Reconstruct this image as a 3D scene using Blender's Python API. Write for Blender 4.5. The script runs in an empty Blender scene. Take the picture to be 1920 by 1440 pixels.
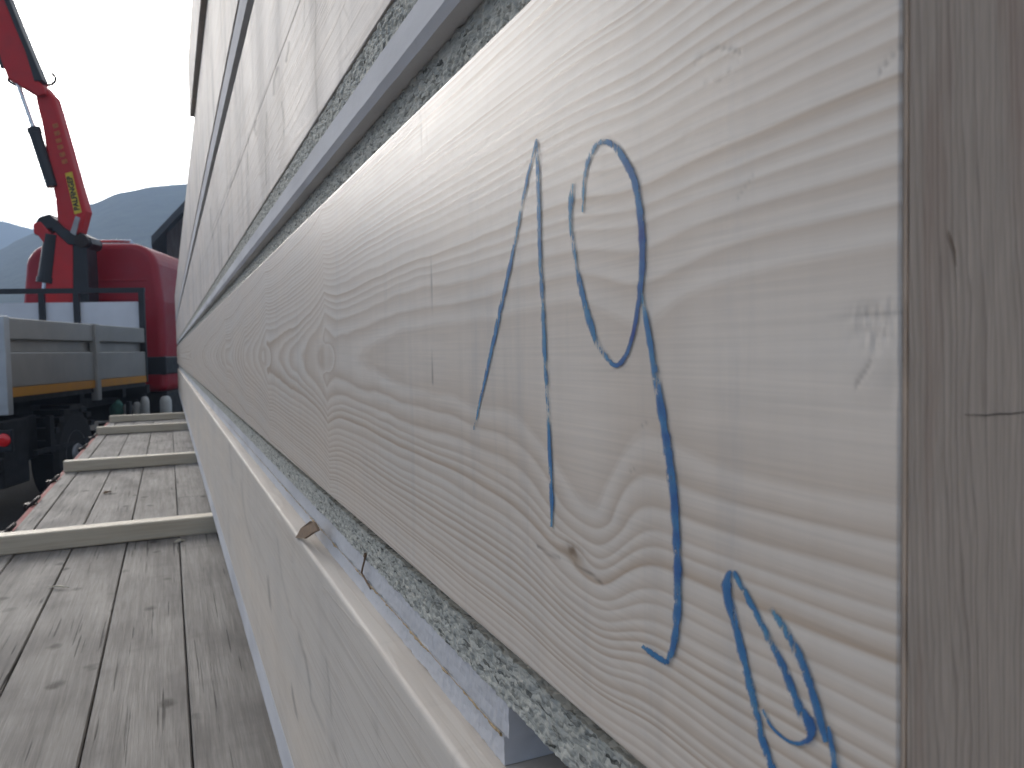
import bpy, math, random
from mathutils import Vector, Matrix, noise as mnoise
random.seed(7)
R = math.radians
scene = bpy.context.scene
col = scene.collection

# ------------------------------------------------------------------ camera
F = 1450.0 / 1920.0                       # focal length / image width
CAM_YAW, CAM_PITCH, CAM_ROLL = None, None, R(1.1)
_vx, _vy = (315 - 960) / 1920.0, (720 - 666) / 1920.0      # where the stack's long lines meet
_ux = _vx * math.cos(CAM_ROLL) + _vy * math.sin(CAM_ROLL)
_uy = -_vx * math.sin(CAM_ROLL) + _vy * math.cos(CAM_ROLL)
CAM_PITCH = math.atan2(_uy, F)
CAM_YAW = math.atan2(-_ux * math.cos(CAM_PITCH), F)
fw = Vector((math.sin(CAM_YAW) * math.cos(CAM_PITCH), math.cos(CAM_YAW) * math.cos(CAM_PITCH), -math.sin(CAM_PITCH)))
rt = Vector((math.cos(CAM_YAW), -math.sin(CAM_YAW), 0))
up = rt.cross(fw)
rt2 = rt * math.cos(CAM_ROLL) - up * math.sin(CAM_ROLL)
up2 = up * math.cos(CAM_ROLL) + rt * math.sin(CAM_ROLL)
cam_data = bpy.data.cameras.new("camera")
cam = bpy.data.objects.new("camera", cam_data)
col.objects.link(cam)
cam.matrix_world = Matrix(((rt2.x, up2.x, -fw.x, 0), (rt2.y, up2.y, -fw.y, 0), (rt2.z, up2.z, -fw.z, 0), (0, 0, 0, 1)))
cam_data.sensor_width = 36.0
cam_data.lens = F * 36.0
cam_data.clip_start = 0.01
cam_data.clip_end = 20000
cam_data.dof.use_dof = True
cam_data.dof.focus_distance = 0.34
cam_data.dof.aperture_fstop = cam_data.lens / 0.8
scene.camera = cam

# ------------------------------------------------------------------ sky, sun, exposure
SUN_EL, SUN_AZ = R(20), R(-13)            # azimuth from +Y, towards +X positive
w = bpy.data.worlds.new("World")
scene.world = w
w.use_nodes = True
nt = w.node_tree
bg = nt.nodes["Background"]
sky = nt.nodes.new("ShaderNodeTexSky")
sky.sky_type = 'NISHITA'
sky.sun_disc = False
sky.sun_elevation = SUN_EL
sky.sun_rotation = SUN_AZ
sky.air_density = 1.0
sky.dust_density = 6.0
sky.ozone_density = 1.0
hsv = nt.nodes.new("ShaderNodeHueSaturation")
hsv.inputs["Saturation"].default_value = 0.24
nt.links.new(sky.outputs[0], hsv.inputs["Color"])
nt.links.new(hsv.outputs[0], bg.inputs["Color"])
bg.inputs["Strength"].default_value = 0.15
sd = bpy.data.lights.new("sun", 'SUN')
sd.energy = 0.6
sd.angle = R(20)
sd.color = (1.0, 0.93, 0.84)
so = bpy.data.objects.new("sun", sd)
col.objects.link(so)
sv = Vector((math.sin(SUN_AZ) * math.cos(SUN_EL), math.cos(SUN_AZ) * math.cos(SUN_EL), math.sin(SUN_EL)))
so.rotation_euler = sv.to_track_quat('Z', 'Y').to_euler()
scene.view_settings.view_transform = 'Standard'
scene.view_settings.look = 'None'
scene.view_settings.exposure = 0.82
scene.view_settings.gamma = 1.0
scene.cycles.volume_bounces = 2

# ------------------------------------------------------------------ helpers
def ray(px, py):                          # direction of sight through a point of the 1920x1440 photograph
    return fw + rt2 * ((px - 960) / 1450.0) + up2 * ((720 - py) / 1450.0)

def on_x(px, py, X):
    d = ray(px, py)
    return d * (X / d.x)

def on_z(px, py, Z):
    d = ray(px, py)
    return d * (Z / d.z)

class MB:
    def __init__(s):
        s.v = []; s.f = []; s.a = {}
    def add(s, vs, fs):
        b = len(s.v)
        s.v += [Vector(p) for p in vs]
        s.f += [tuple(i + b for i in f) for f in fs]
        return b
    def box(s, x0, x1, y0, y1, z0, z1):
        s.add([(x0, y0, z0), (x1, y0, z0), (x1, y1, z0), (x0, y1, z0), (x0, y0, z1), (x1, y0, z1), (x1, y1, z1), (x0, y1, z1)],
              [(0, 3, 2, 1), (4, 5, 6, 7), (0, 1, 5, 4), (1, 2, 6, 5), (2, 3, 7, 6), (3, 0, 4, 7)])
    def prism(s, poly, a, b):             # poly of points, extruded from offset a to offset b (vectors)
        n = len(poly)
        a = Vector(a); b = Vector(b)
        vs = [Vector(p) + a for p in poly] + [Vector(p) + b for p in poly]
        fs = [tuple(range(n - 1, -1, -1)), tuple(range(n, 2 * n))]
        for i in range(n):
            j = (i + 1) % n
            fs.append((i, j, n + j, n + i))
        s.add(vs, fs)
    def tube(s, p0, p1, r0, r1=None, n=12, caps=True):
        r1 = r0 if r1 is None else r1
        p0 = Vector(p0); p1 = Vector(p1)
        d = (p1 - p0).normalized()
        a = d.orthogonal().normalized(); b = d.cross(a)
        vs = []
        for p, r in ((p0, r0), (p1, r1)):
            for k in range(n):
                t = 2 * math.pi * k / n
                vs.append(p + a * (r * math.cos(t)) + b * (r * math.sin(t)))
        fs = [(k, (k + 1) % n, n + (k + 1) % n, n + k) for k in range(n)]
        if caps:
            fs += [tuple(range(n - 1, -1, -1)), tuple(range(n, 2 * n))]
        s.add(vs, fs)
    def path(s, pts, r, n=8):
        for a, b in zip(pts[:-1], pts[1:]):
            s.tube(a, b, r, r, n)
    def lathe(s, c, axis, prof, n=32):    # prof: (offset along axis, radius)
        c = Vector(c); d = Vector(axis).normalized()
        a = d.orthogonal().normalized(); b = d.cross(a)
        vs = []
        for o, r in prof:
            for k in range(n):
                t = 2 * math.pi * k / n
                vs.append(c + d * o + a * (r * math.cos(t)) + b * (r * math.sin(t)))
        fs = []
        for i in range(len(prof) - 1):
            for k in range(n):
                fs.append((i * n + k, i * n + (k + 1) % n, (i + 1) * n + (k + 1) % n, (i + 1) * n + k))
        fs += [tuple(range(n - 1, -1, -1)), tuple(range((len(prof) - 1) * n, len(prof) * n))]
        s.add(vs, fs)
    def grid(s, nu, nv, fn):              # fn(i, j) -> point
        b = len(s.v)
        for i in range(nu):
            for j in range(nv):
                s.v.append(Vector(fn(i, j)))
        for i in range(nu - 1):
            for j in range(nv - 1):
                s.f.append((b + i * nv + j, b + (i + 1) * nv + j, b + (i + 1) * nv + j + 1, b + i * nv + j + 1))
        return b
    def build(s, name, mat, parent=None, bevel=0.0, smooth=False, seg=2, recalc=True):
        off = parent_loc(parent)
        me = bpy.data.meshes.new(name)
        me.from_pydata([tuple(p - off) for p in s.v], [], s.f)
        if recalc:
            import bmesh
            bm = bmesh.new(); bm.from_mesh(me)
            bmesh.ops.recalc_face_normals(bm, faces=bm.faces)
            bm.to_mesh(me); bm.free()
        for k, vals in s.a.items():
            at = me.attributes.new(k, 'FLOAT', 'POINT')
            at.data.foreach_set('value', vals)
        me.materials.append(mat)
        if smooth:
            for p in me.polygons: p.use_smooth = True
        o = bpy.data.objects.new(name, me)
        col.objects.link(o)
        if parent: o.parent = parent
        if bevel:
            m = o.modifiers.new("bevel", 'BEVEL')
            m.width = bevel; m.segments = seg; m.limit_method = 'ANGLE'; m.angle_limit = R(35)
        return o

ROOTLOC = {}
def parent_loc(p):                        # meshes are given in the frame of the scene (or of the truck) and moved to the root's base
    return ROOTLOC.get(p.name, Vector((0, 0, 0))) if p else Vector((0, 0, 0))

def tag(o, label=None, cat=None, group=None, kind=None):
    if label: o["label"] = label
    if cat: o["category"] = cat
    if group: o["group"] = group
    if kind: o["kind"] = kind
    return o

def thing(name, loc, label, cat, group=None, rz=0.0, local=False):
    o = bpy.data.objects.new(name, None)
    o.empty_display_size = 0.05
    col.objects.link(o)
    o.location = loc
    o.rotation_euler = (0, 0, rz)
    if not local: ROOTLOC[o.name] = Vector(loc)
    tag(o, label, cat, group)
    return o

def subpart(o, parent):                   # a sub-part keeps its root's coordinates
    o.parent = parent
    return o

# ------------------------------------------------------------------ materials
class NT:
    def __init__(s, name):
        s.m = bpy.data.materials.new(name)
        s.m.use_nodes = True
        s.t = s.m.node_tree
        s.p = s.t.nodes["Principled BSDF"]
    def n(s, kind, **kw):
        nd = s.t.nodes.new("ShaderNode" + kind)
        for k, v in kw.items(): setattr(nd, k, v)
        return nd
    def set(s, sock, v):
        if isinstance(v, bpy.types.NodeSocket): s.t.links.new(v, sock)
        else: sock.default_value = v
    def coord(s, scale=(1, 1, 1), rot=(0, 0, 0), loc=(0, 0, 0)):
        tc = s.n("TexCoord"); mp = s.n("Mapping")
        s.t.links.new(tc.outputs["Object"], mp.inputs[0])
        mp.inputs["Scale"].default_value = scale
        mp.inputs["Rotation"].default_value = rot
        mp.inputs["Location"].default_value = loc
        return mp.outputs[0]
    def noise(s, vec, scale, detail=4, rough=0.55, dist=0.0):
        nd = s.n("TexNoise")
        s.t.links.new(vec, nd.inputs["Vector"])
        nd.inputs["Scale"].default_value = scale
        nd.inputs["Detail"].default_value = detail
        nd.inputs["Roughness"].default_value = rough
        nd.inputs["Distortion"].default_value = dist
        return nd.outputs["Fac"]
    def voro(s, vec, scale, feature='F1', out="Distance", rnd=1.0):
        nd = s.n("TexVoronoi", feature=feature)
        s.t.links.new(vec, nd.inputs["Vector"])
        nd.inputs["Scale"].default_value = scale
        nd.inputs["Randomness"].default_value = rnd
        return nd.outputs[out]
    def ramp(s, fac, stops, interp='LINEAR'):
        nd = s.n("ValToRGB")
        s.t.links.new(fac, nd.inputs[0])
        e = nd.color_ramp.elements
        nd.color_ramp.interpolation = interp
        while len(e) < len(stops): e.new(0.5)
        for el, (p, c) in zip(e, stops):
            el.position = p
            el.color = (c, c, c, 1) if isinstance(c, (int, float)) else (*c, 1)
        return nd.outputs[0]
    def math(s, op, a, b=None, clamp=False):
        nd = s.n("Math", operation=op, use_clamp=clamp)
        s.set(nd.inputs[0], a)
        if b is not None: s.set(nd.inputs[1], b)
        return nd.outputs[0]
    def mix(s, fac, a, b, mode='MIX'):
        nd = s.n("Mix", data_type='RGBA', blend_type=mode)
        s.set(nd.inputs[0], fac)
        s.set(nd.inputs[6], a if isinstance(a, bpy.types.NodeSocket) else (*a, 1))
        s.set(nd.inputs[7], b if isinstance(b, bpy.types.NodeSocket) else (*b, 1))
        return nd.outputs[2]
    def attr(s, name):
        nd = s.n("Attribute"); nd.attribute_name = name
        return nd.outputs["Fac"]
    def bump(s, h, strength=0.2, dist=0.001):
        nd = s.n("Bump")
        nd.inputs["Strength"].default_value = strength
        nd.inputs["Distance"].default_value = dist
        s.t.links.new(h, nd.inputs["Height"])
        s.t.links.new(nd.outputs[0], s.p.inputs["Normal"])
    def done(s, color=None, rough=None, metal=None, spec=None, coat=None):
        if color is not None: s.set(s.p.inputs["Base Color"], color if isinstance(color, bpy.types.NodeSocket) else (*color, 1))
        if rough is not None: s.set(s.p.inputs["Roughness"], rough)
        if metal is not None: s.set(s.p.inputs["Metallic"], metal)
        if spec is not None: s.set(s.p.inputs["Specular IOR Level"], spec)
        if coat is not None:
            s.p.inputs["Coat Weight"].default_value = coat
            s.p.inputs["Coat Roughness"].default_value = 0.08
        return s.m

def simple(name, c, rough=0.5, metal=0.0, var=0.12, scale=8.0, coat=None, dirt=0.0, bump=0.0):
    t = NT(name)
    v = t.coord()
    a = t.noise(v, scale, 6)
    k = t.ramp(a, [(0.3, 1 - var), (0.7, 1 + var)])
    c2 = t.mix(1.0, c, k, 'MULTIPLY')
    if dirt:
        b = t.noise(v, scale * 0.37, 8, 0.7)
        c2 = t.mix(t.math('MULTIPLY', t.ramp(b, [(0.45, 0), (0.7, 1)]), dirt), c2, (0.10, 0.085, 0.07))
    if bump: t.bump(a, bump, 0.004)
    return t.done(c2, t.ramp(a, [(0.3, max(0, rough - 0.08)), (0.7, rough + 0.1)]), metal, coat=coat)

# planed spruce with modelled growth rings (the ring number is stored on the mesh)
def mat_spruce_face():
    t = NT("planed_spruce_face")
    v = t.coord()
    fib = t.noise(t.coord((14, 14, 900)), 1.0, 3, 0.6)             # fine fibres along the beam
    wob = t.noise(t.coord((20, 20, 40)), 1.0, 2, 0.5)
    ring = t.math('ADD', t.attr("ring"), t.math('MULTIPLY', t.math('SUBTRACT', wob, 0.5), 0.30))
    fr = t.math('FRACT', ring)
    idn = t.n("TexWhiteNoise", noise_dimensions='1D')
    t.t.links.new(t.math('FLOOR', ring), idn.inputs["W"])
    late = t.ramp(fr, [(0.0, 0.45), (0.10, 0.02), (0.24, 0.05), (0.48, 0.36), (0.72, 0.70), (0.90, 0.95), (1.0, 0.45)])
    amt = t.math('ADD', t.math('MULTIPLY', idn.outputs["Value"], 0.62), 0.38)
    late = t.math('MULTIPLY', late, amt)
    patch = t.noise(t.coord((5, 5, 16)), 1.0, 4)
    late = t.math('MULTIPLY', late, t.ramp(patch, [(0.3, 0.72), (0.65, 1.0)]))
    light = t.mix(t.ramp(patch, [(0.35, 0), (0.7, 1)]), (0.735, 0.645, 0.555), (0.715, 0.66, 0.595))
    c = t.mix(late, light, (0.42, 0.295, 0.195))
    c = t.mix(1.0, c, t.ramp(fib, [(0.3, 0.93), (0.7, 1.05)]), 'MULTIPLY')
    # saw and planer marks across the grain, grime streaks
    pm = t.noise(t.coord((120, 120, 1.6)), 1.0, 3, 0.6)
    c = t.mix(1.0, c, t.ramp(pm, [(0.3, 0.975), (0.6, 1.015)]), 'MULTIPLY')
    st = t.noise(t.coord((45, 45, 5), loc=(0, 3, 0)), 1.0, 5, 0.65)
    c = t.mix(t.math('MULTIPLY', t.ramp(st, [(0.56, 0), (0.75, 1)]), 0.28), c, (0.36, 0.36, 0.37))
    # the knot with its cracks
    kn = t.attr("knot")
    c = t.mix(t.ramp(kn, [(0.0, 0), (0.5, 0.25), (0.8, 0.8), (1.0, 1.0)]), c, (0.20, 0.135, 0.085))
    sc = t.attr("scar")
    c = t.mix(t.math('MULTIPLY', sc, 0.75), c, (0.19, 0.16, 0.14))
    h = t.math('ADD', t.math('MULTIPLY', late, 0.5), t.math('MULTIPLY', fib, 0.5))
    h = t.math('ADD', h, t.math('MULTIPLY', pm, 0.4))
    dent = t.ramp(t.voro(t.coord((25, 25, 40)), 1.0), [(0.0, 0), (0.07, 1)])
    h = t.math('ADD', h, t.math('MULTIPLY', dent, 1.2))
    t.bump(h, 0.09, 0.0005)
    return t.done(c, t.ramp(fib, [(0.3, 0.37), (0.7, 0.47)]), spec=0.45)

# plainer spruce for the other faces; long axis is local Y unless swapped
def mat_spruce(name, base, dark, along='y', ringscale=70.0, streak=0.3, rough=0.5, grey=0.2):
    t = NT(name)
    if along == 'y': s1, s2, s3 = (60, 1.2, 60), (400, 8, 400), (7, 1.1, 9)
    elif along == 'z': s1, s2, s3 = (60, 60, 1.6), (420, 420, 9), (9, 9, 2)
    else: s1, s2, s3 = (1.2, 60, 60), (8, 400, 400), (1.1, 7, 9)
    big = t.noise(t.coord(s3), 1.0, 4, 0.5)
    wv = t.noise(t.coord(s1), 1.0, 4, 0.55, 0.4)
    fib = t.noise(t.coord(s2), 1.0, 3, 0.6)
    ph = t.math('FRACT', t.math('MULTIPLY', wv, ringscale / 8.0))
    late = t.ramp(ph, [(0.0, 0.0), (0.55, 0.2), (0.9, 1.0), (1.0, 0.0)])
    c = t.mix(t.math('MULTIPLY', late, streak), base, dark)
    c = t.mix(1.0, c, t.ramp(fib, [(0.3, 0.88), (0.7, 1.08)]), 'MULTIPLY')
    c = t.mix(t.math('MULTIPLY', t.ramp(big, [(0.42, 0), (0.72, 1)]), grey), c, (0.36, 0.35, 0.34))
    if along == 'x':
        kd = t.voro(t.coord((5.5, 6, 6), loc=(0.31, 0.2, 0.4)), 1.0)
        kn = t.noise(t.coord((30, 30, 30)), 1.0, 3)
        kd = t.math('ADD', kd, t.math('MULTIPLY', t.math('SUBTRACT', kn, 0.5), 0.2))
        c = t.mix(t.math('MULTIPLY', t.ramp(kd, [(0.06, 1), (0.2, 0)]), 0.75), c, (0.24, 0.15, 0.08))
    t.bump(t.math('ADD', fib, t.math('MULTIPLY', late, 0.4)), 0.3, 0.0006)
    return t.done(c, t.ramp(big, [(0.3, rough - 0.06), (0.7, rough + 0.08)]))

def mat_edge_face(name, base, stain, dash=0.35):                      # beam faces seen along their length: marks cross the grain
    t = NT(name)
    fib = t.noise(t.coord((60, 3, 500)), 1.0, 4, 0.6)
    wv = t.noise(t.coord((20, 0.9, 34)), 1.0, 4, 0.5, 0.5)
    late = t.ramp(t.math('FRACT', t.math('MULTIPLY', wv, 9.0)), [(0.0, 0.0), (0.55, 0.15), (0.9, 1.0), (1.0, 0.0)])
    c = t.mix(t.math('MULTIPLY', late, dash), base, (0.44, 0.35, 0.27))
    c = t.mix(1.0, c, t.ramp(fib, [(0.3, 0.94), (0.7, 1.05)]), 'MULTIPLY')
    st = t.noise(t.coord((10, 9, 2.2)), 1.0, 6, 0.6, 0.6)
    c = t.mix(t.math('MULTIPLY', t.ramp(st, [(0.52, 0), (0.70, 1)]), stain), c, (0.30, 0.28, 0.27))
    dr = t.noise(t.coord((10, 42, 1.3)), 1.0, 3, 0.5)
    c = t.mix(t.math('MULTIPLY', t.ramp(dr, [(0.66, 0), (0.74, 1)]), stain), c, (0.20, 0.17, 0.15))
    c = t.mix(t.math('MULTIPLY', t.attr("scar"), 0.85), c, (0.13, 0.11, 0.10))
    big = t.noise(t.coord((3, 1.2, 8)), 1.0, 3)
    c = t.mix(1.0, c, t.ramp(big, [(0.3, (0.94, 0.95, 0.98)), (0.7, (1.05, 1.02, 1.0))]), 'MULTIPLY')
    t.bump(t.math('ADD', fib, late), 0.25, 0.0006)
    return t.done(c, t.ramp(st, [(0.3, 0.55), (0.7, 0.66)]), spec=0.25)

def mat_end_board():
    t = NT("end_board_upright_grain")
    tc = t.n("TexCoord"); sx = t.n("SeparateXYZ"); t.t.links.new(tc.outputs["Object"], sx.inputs[0])
    warp = t.noise(t.coord((40, 40, 7)), 1.0, 4, 0.6)
    fine = t.noise(t.coord((260, 260, 14)), 1.0, 3, 0.6)
    lean = t.math('MULTIPLY', sx.outputs[2], 26.0)
    ph = t.math('ADD', t.math('MULTIPLY', sx.outputs[0], 640.0), t.math('MULTIPLY', warp, 9.0))
    ph = t.math('ADD', t.math('ADD', ph, lean), t.math('MULTIPLY', fine, 0.9))
    idn = t.n("TexWhiteNoise", noise_dimensions='1D'); t.t.links.new(t.math('FLOOR', ph), idn.inputs["W"])
    late = t.ramp(t.math('FRACT', ph), [(0.0, 0.25), (0.15, 0.0), (0.5, 0.25), (0.85, 1.0), (1.0, 0.25)])
    late = t.math('MULTIPLY', late, t.math('ADD', t.math('MULTIPLY', idn.outputs["Value"], 0.7), 0.2))
    fib = t.noise(t.coord((900, 900, 45)), 1.0, 4, 0.7)
    big = t.noise(t.coord((30, 30, 6)), 1.0, 4, 0.6)
    c = t.mix(big, (0.56, 0.43, 0.325), (0.64, 0.50, 0.385))
    c = t.mix(t.math('MULTIPLY', late, 0.6), c, (0.27, 0.195, 0.15))
    c = t.mix(1.0, c, t.ramp(fib, [(0.25, 0.78), (0.75, 1.14)]), 'MULTIPLY')
    red = t.noise(t.coord((70, 70, 9), loc=(3, 1, 0)), 1.0, 3)
    c = t.mix(t.math('MULTIPLY', t.ramp(red, [(0.58, 0), (0.72, 1)]), 0.3), c, (0.30, 0.13, 0.08))
    t.bump(t.math('ADD', fib, late), 0.45, 0.0004)
    return t.done(c, 0.75, spec=0.25)

def mat_fibre():
    t = NT("mineral_bound_wood_fibre")
    v = t.coord()
    wn = t.n("TexNoise"); t.t.links.new(v, wn.inputs["Vector"]); wn.inputs["Scale"].default_value = 120; wn.inputs["Detail"].default_value = 2
    vm = t.n("VectorMath", operation='SCALE'); t.t.links.new(wn.outputs["Color"], vm.inputs[0]); vm.inputs["Scale"].default_value = 0.006
    va = t.n("VectorMath", operation='ADD'); t.t.links.new(v, va.inputs[0]); t.t.links.new(vm.outputs[0], va.inputs[1])
    mp = t.n("Mapping"); t.t.links.new(va.outputs[0], mp.inputs[0]); mp.inputs["Rotation"].default_value = (R(35), 0, 0); mp.inputs["Scale"].default_value = (1.0, 0.35, 1.5)
    mp2 = t.n("Mapping"); t.t.links.new(va.outputs[0], mp2.inputs[0]); mp2.inputs["Rotation"].default_value = (R(-50), 0, 0); mp2.inputs["Scale"].default_value = (1.0, 0.4, 1.6)
    c1 = t.voro(mp.outputs[0], 420, 'F1', "Color")
    d1 = t.voro(mp.outputs[0], 420, 'F1', "Distance")
    c2 = t.voro(mp2.outputs[0], 300, 'F1', "Color")
    n1 = t.noise(v, 260, 4, 0.7)
    a = t.math('ADD', t.math('MULTIPLY', c1, 0.5), t.math('MULTIPLY', c2, 0.3))
    a = t.math('ADD', a, t.math('MULTIPLY', n1, 0.2))
    c = t.ramp(a, [(0.16, (0.05, 0.052, 0.045)), (0.30, (0.27, 0.27, 0.24)), (0.50, (0.50, 0.50, 0.45)), (0.74, (0.60, 0.585, 0.52)), (0.9, (0.78, 0.71, 0.59))])
    t.bump(t.math('SUBTRACT', a, t.math('MULTIPLY', d1, 0.5)), 1.0, 0.0010)
    return t.done(c, 0.85, spec=0.25)

def mat_gypsum():
    t = NT("pale_gypsum_fibre")
    v = t.coord()
    n1 = t.noise(v, 60, 8, 0.65)
    n2 = t.noise(t.coord((1, 0.25, 1)), 14, 5, 0.6)
    c = t.ramp(n2, [(0.3, (0.50, 0.50, 0.52)), (0.55, (0.625, 0.625, 0.645)), (0.75, (0.69, 0.69, 0.70))])
    c = t.mix(t.ramp(n1, [(0.62, 0), (0.75, 0.35)]), c, (0.34, 0.33, 0.34))
    t.bump(t.math('ADD', n1, t.math('MULTIPLY', n2, 2)), 0.25, 0.0015)
    return t.done(c, 0.8, spec=0.3)

def mat_deck():
    t = NT("weathered_deck_planks")
    tint = t.attr("tint")
    off = t.n("CombineXYZ"); t.t.links.new(t.math('MULTIPLY', tint, 37.0), off.inputs[1])
    def sh(scale):
        tc = t.n("TexCoord"); ad = t.n("VectorMath", operation='ADD')
        t.t.links.new(tc.outputs["Object"], ad.inputs[0]); t.t.links.new(off.outputs[0], ad.inputs[1])
        mp = t.n("Mapping"); t.t.links.new(ad.outputs[0], mp.inputs[0]); mp.inputs["Scale"].default_value = scale
        return mp.outputs[0]
    g = t.noise(sh((60, 2.2, 1)), 1.0, 6, 0.65, 0.3)
    f = t.noise(sh((350, 9, 1)), 1.0, 4, 0.7)
    b = t.noise(sh((7, 3.5, 1)), 1.0, 6, 0.6)
    x = t.noise(sh((5, 16, 1)), 1.0, 4, 0.6)
    c = t.ramp(g, [(0.25, (0.175, 0.158, 0.14)), (0.5, (0.295, 0.27, 0.242)), (0.75, (0.385, 0.355, 0.32))])
    c = t.mix(1.0, c, t.ramp(f, [(0.3, 0.72), (0.7, 1.15)]), 'MULTIPLY')
    c = t.mix(1.0, c, t.ramp(tint, [(0.0, 0.82), (1.0, 1.15)]), 'MULTIPLY')
    c = t.mix(t.math('MULTIPLY', t.ramp(b, [(0.5, 0), (0.72, 1)]), 0.5), c, (0.14, 0.125, 0.115))
    c = t.mix(t.math('MULTIPLY', t.ramp(x, [(0.55, 0), (0.75, 1)]), 0.42), c, (0.16, 0.145, 0.135))
    ck = t.noise(sh((130, 2.6, 1)), 1.0, 2, 0.5)                       # drying cracks along the planks
    ckm = t.math('MULTIPLY', t.ramp(ck, [(0.66, 0), (0.685, 1)]), t.ramp(b, [(0.36, 0), (0.5, 1)]))
    c = t.mix(t.math('MULTIPLY', ckm, 0.8), c, (0.035, 0.03, 0.026))
    kd = t.voro(sh((9, 6.5, 1)), 1.0)                                   # knots and nail holes
    kr = t.noise(sh((60, 45, 1)), 1.0, 3)
    kk = t.ramp(t.math('ADD', kd, t.math('MULTIPLY', t.math('SUBTRACT', kr, 0.5), 0.16)), [(0.06, 1), (0.15, 0)])
    c = t.mix(t.math('MULTIPLY', kk, 0.8), c, (0.045, 0.038, 0.032))
    sp = t.noise(sh((40, 30, 1)), 1.0, 5, 0.8)                          # pale scuffs
    c = t.mix(t.math('MULTIPLY', t.ramp(sp, [(0.66, 0), (0.76, 1)]), 0.4), c, (0.50, 0.48, 0.44))
    h = t.math('SUBTRACT', t.math('ADD', g, t.math('MULTIPLY', f, 0.5)), t.math('MULTIPLY', ckm, 1.0))
    t.bump(h, 0.6, 0.002)
    return t.done(c, t.ramp(b, [(0.3, 0.62), (0.7, 0.8)]), spec=0.3)

def mat_crayon():
    t = NT("blue_wax_crayon")
    ac = t.attr("across")                 # 0 in the middle of the stroke, 1 at its rim
    pr = t.attr("press")
    gr = t.noise(t.coord((900, 900, 260)), 1.0, 4, 0.75)
    gb = t.noise(t.coord((60, 60, 150)), 1.0, 3, 0.6)
    gl = t.noise(t.coord((500, 500, 40)), 1.0, 2, 0.5)
    c = t.ramp(t.math('ADD', t.math('MULTIPLY', gb, 0.7), t.math('MULTIPLY', pr, 0.45)), [(0.35, (0.12, 0.33, 0.46)), (0.62, (0.055, 0.20, 0.40)), (0.95, (0.03, 0.07, 0.27))])
    cover = t.math('ADD', t.math('MULTIPLY', pr, 0.55), t.math('MULTIPLY', t.math('SUBTRACT', gr, 0.5), 1.9))
    cover = t.math('ADD', cover, t.math('MULTIPLY', t.math('SUBTRACT', gb, 0.5), 1.1))
    cover = t.math('ADD', cover, t.math('MULTIPLY', t.math('SUBTRACT', gl, 0.5), 1.2))
    cover = t.math('SUBTRACT', cover, t.math('MULTIPLY', t.math('POWER', ac, 2.0), 0.45))
    al = t.ramp(cover, [(-0.22, 0.15), (0.02, 0.55), (0.28, 0.95)])
    rim = t.ramp(ac, [(0.55, 1), (1.0, 0)])
    t.t.links.new(t.math('MULTIPLY', al, rim), t.p.inputs["Alpha"])
    return t.done(c, 0.6, spec=0.25)

def mat_ground():
    t = NT("yard_asphalt")
    v = t.coord()
    a = t.noise(v, 0.4, 6, 0.6); b = t.noise(v, 40, 4, 0.7); d = t.voro(v, 90)
    c = t.ramp(a, [(0.3, (0.026, 0.026, 0.027)), (0.7, (0.048, 0.046, 0.044))])
    c = t.mix(1.0, c, t.ramp(b, [(0.3, 0.7), (0.7, 1.3)]), 'MULTIPLY')
    t.bump(d, 0.5, 0.01)
    return t.done(c, 1.0, spec=0.05)

def mat_hill():
    t = NT("forested_hillside")
    v = t.coord()
    a = t.noise(v, 0.012, 8, 0.65); b = t.noise(v, 0.12, 6, 0.75); d = t.noise(v, 0.35, 6, 0.7)
    c = t.ramp(a, [(0.35, (0.030, 0.048, 0.034)), (0.6, (0.050, 0.072, 0.045)), (0.72, (0.075, 0.095, 0.055))])
    c = t.mix(1.0, c, t.ramp(b, [(0.35, 0.3), (0.65, 1.9)]), 'MULTIPLY')
    t.bump(d, 0.9, 5.0)
    return t.done(c, 0.95, spec=0.1)

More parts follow.
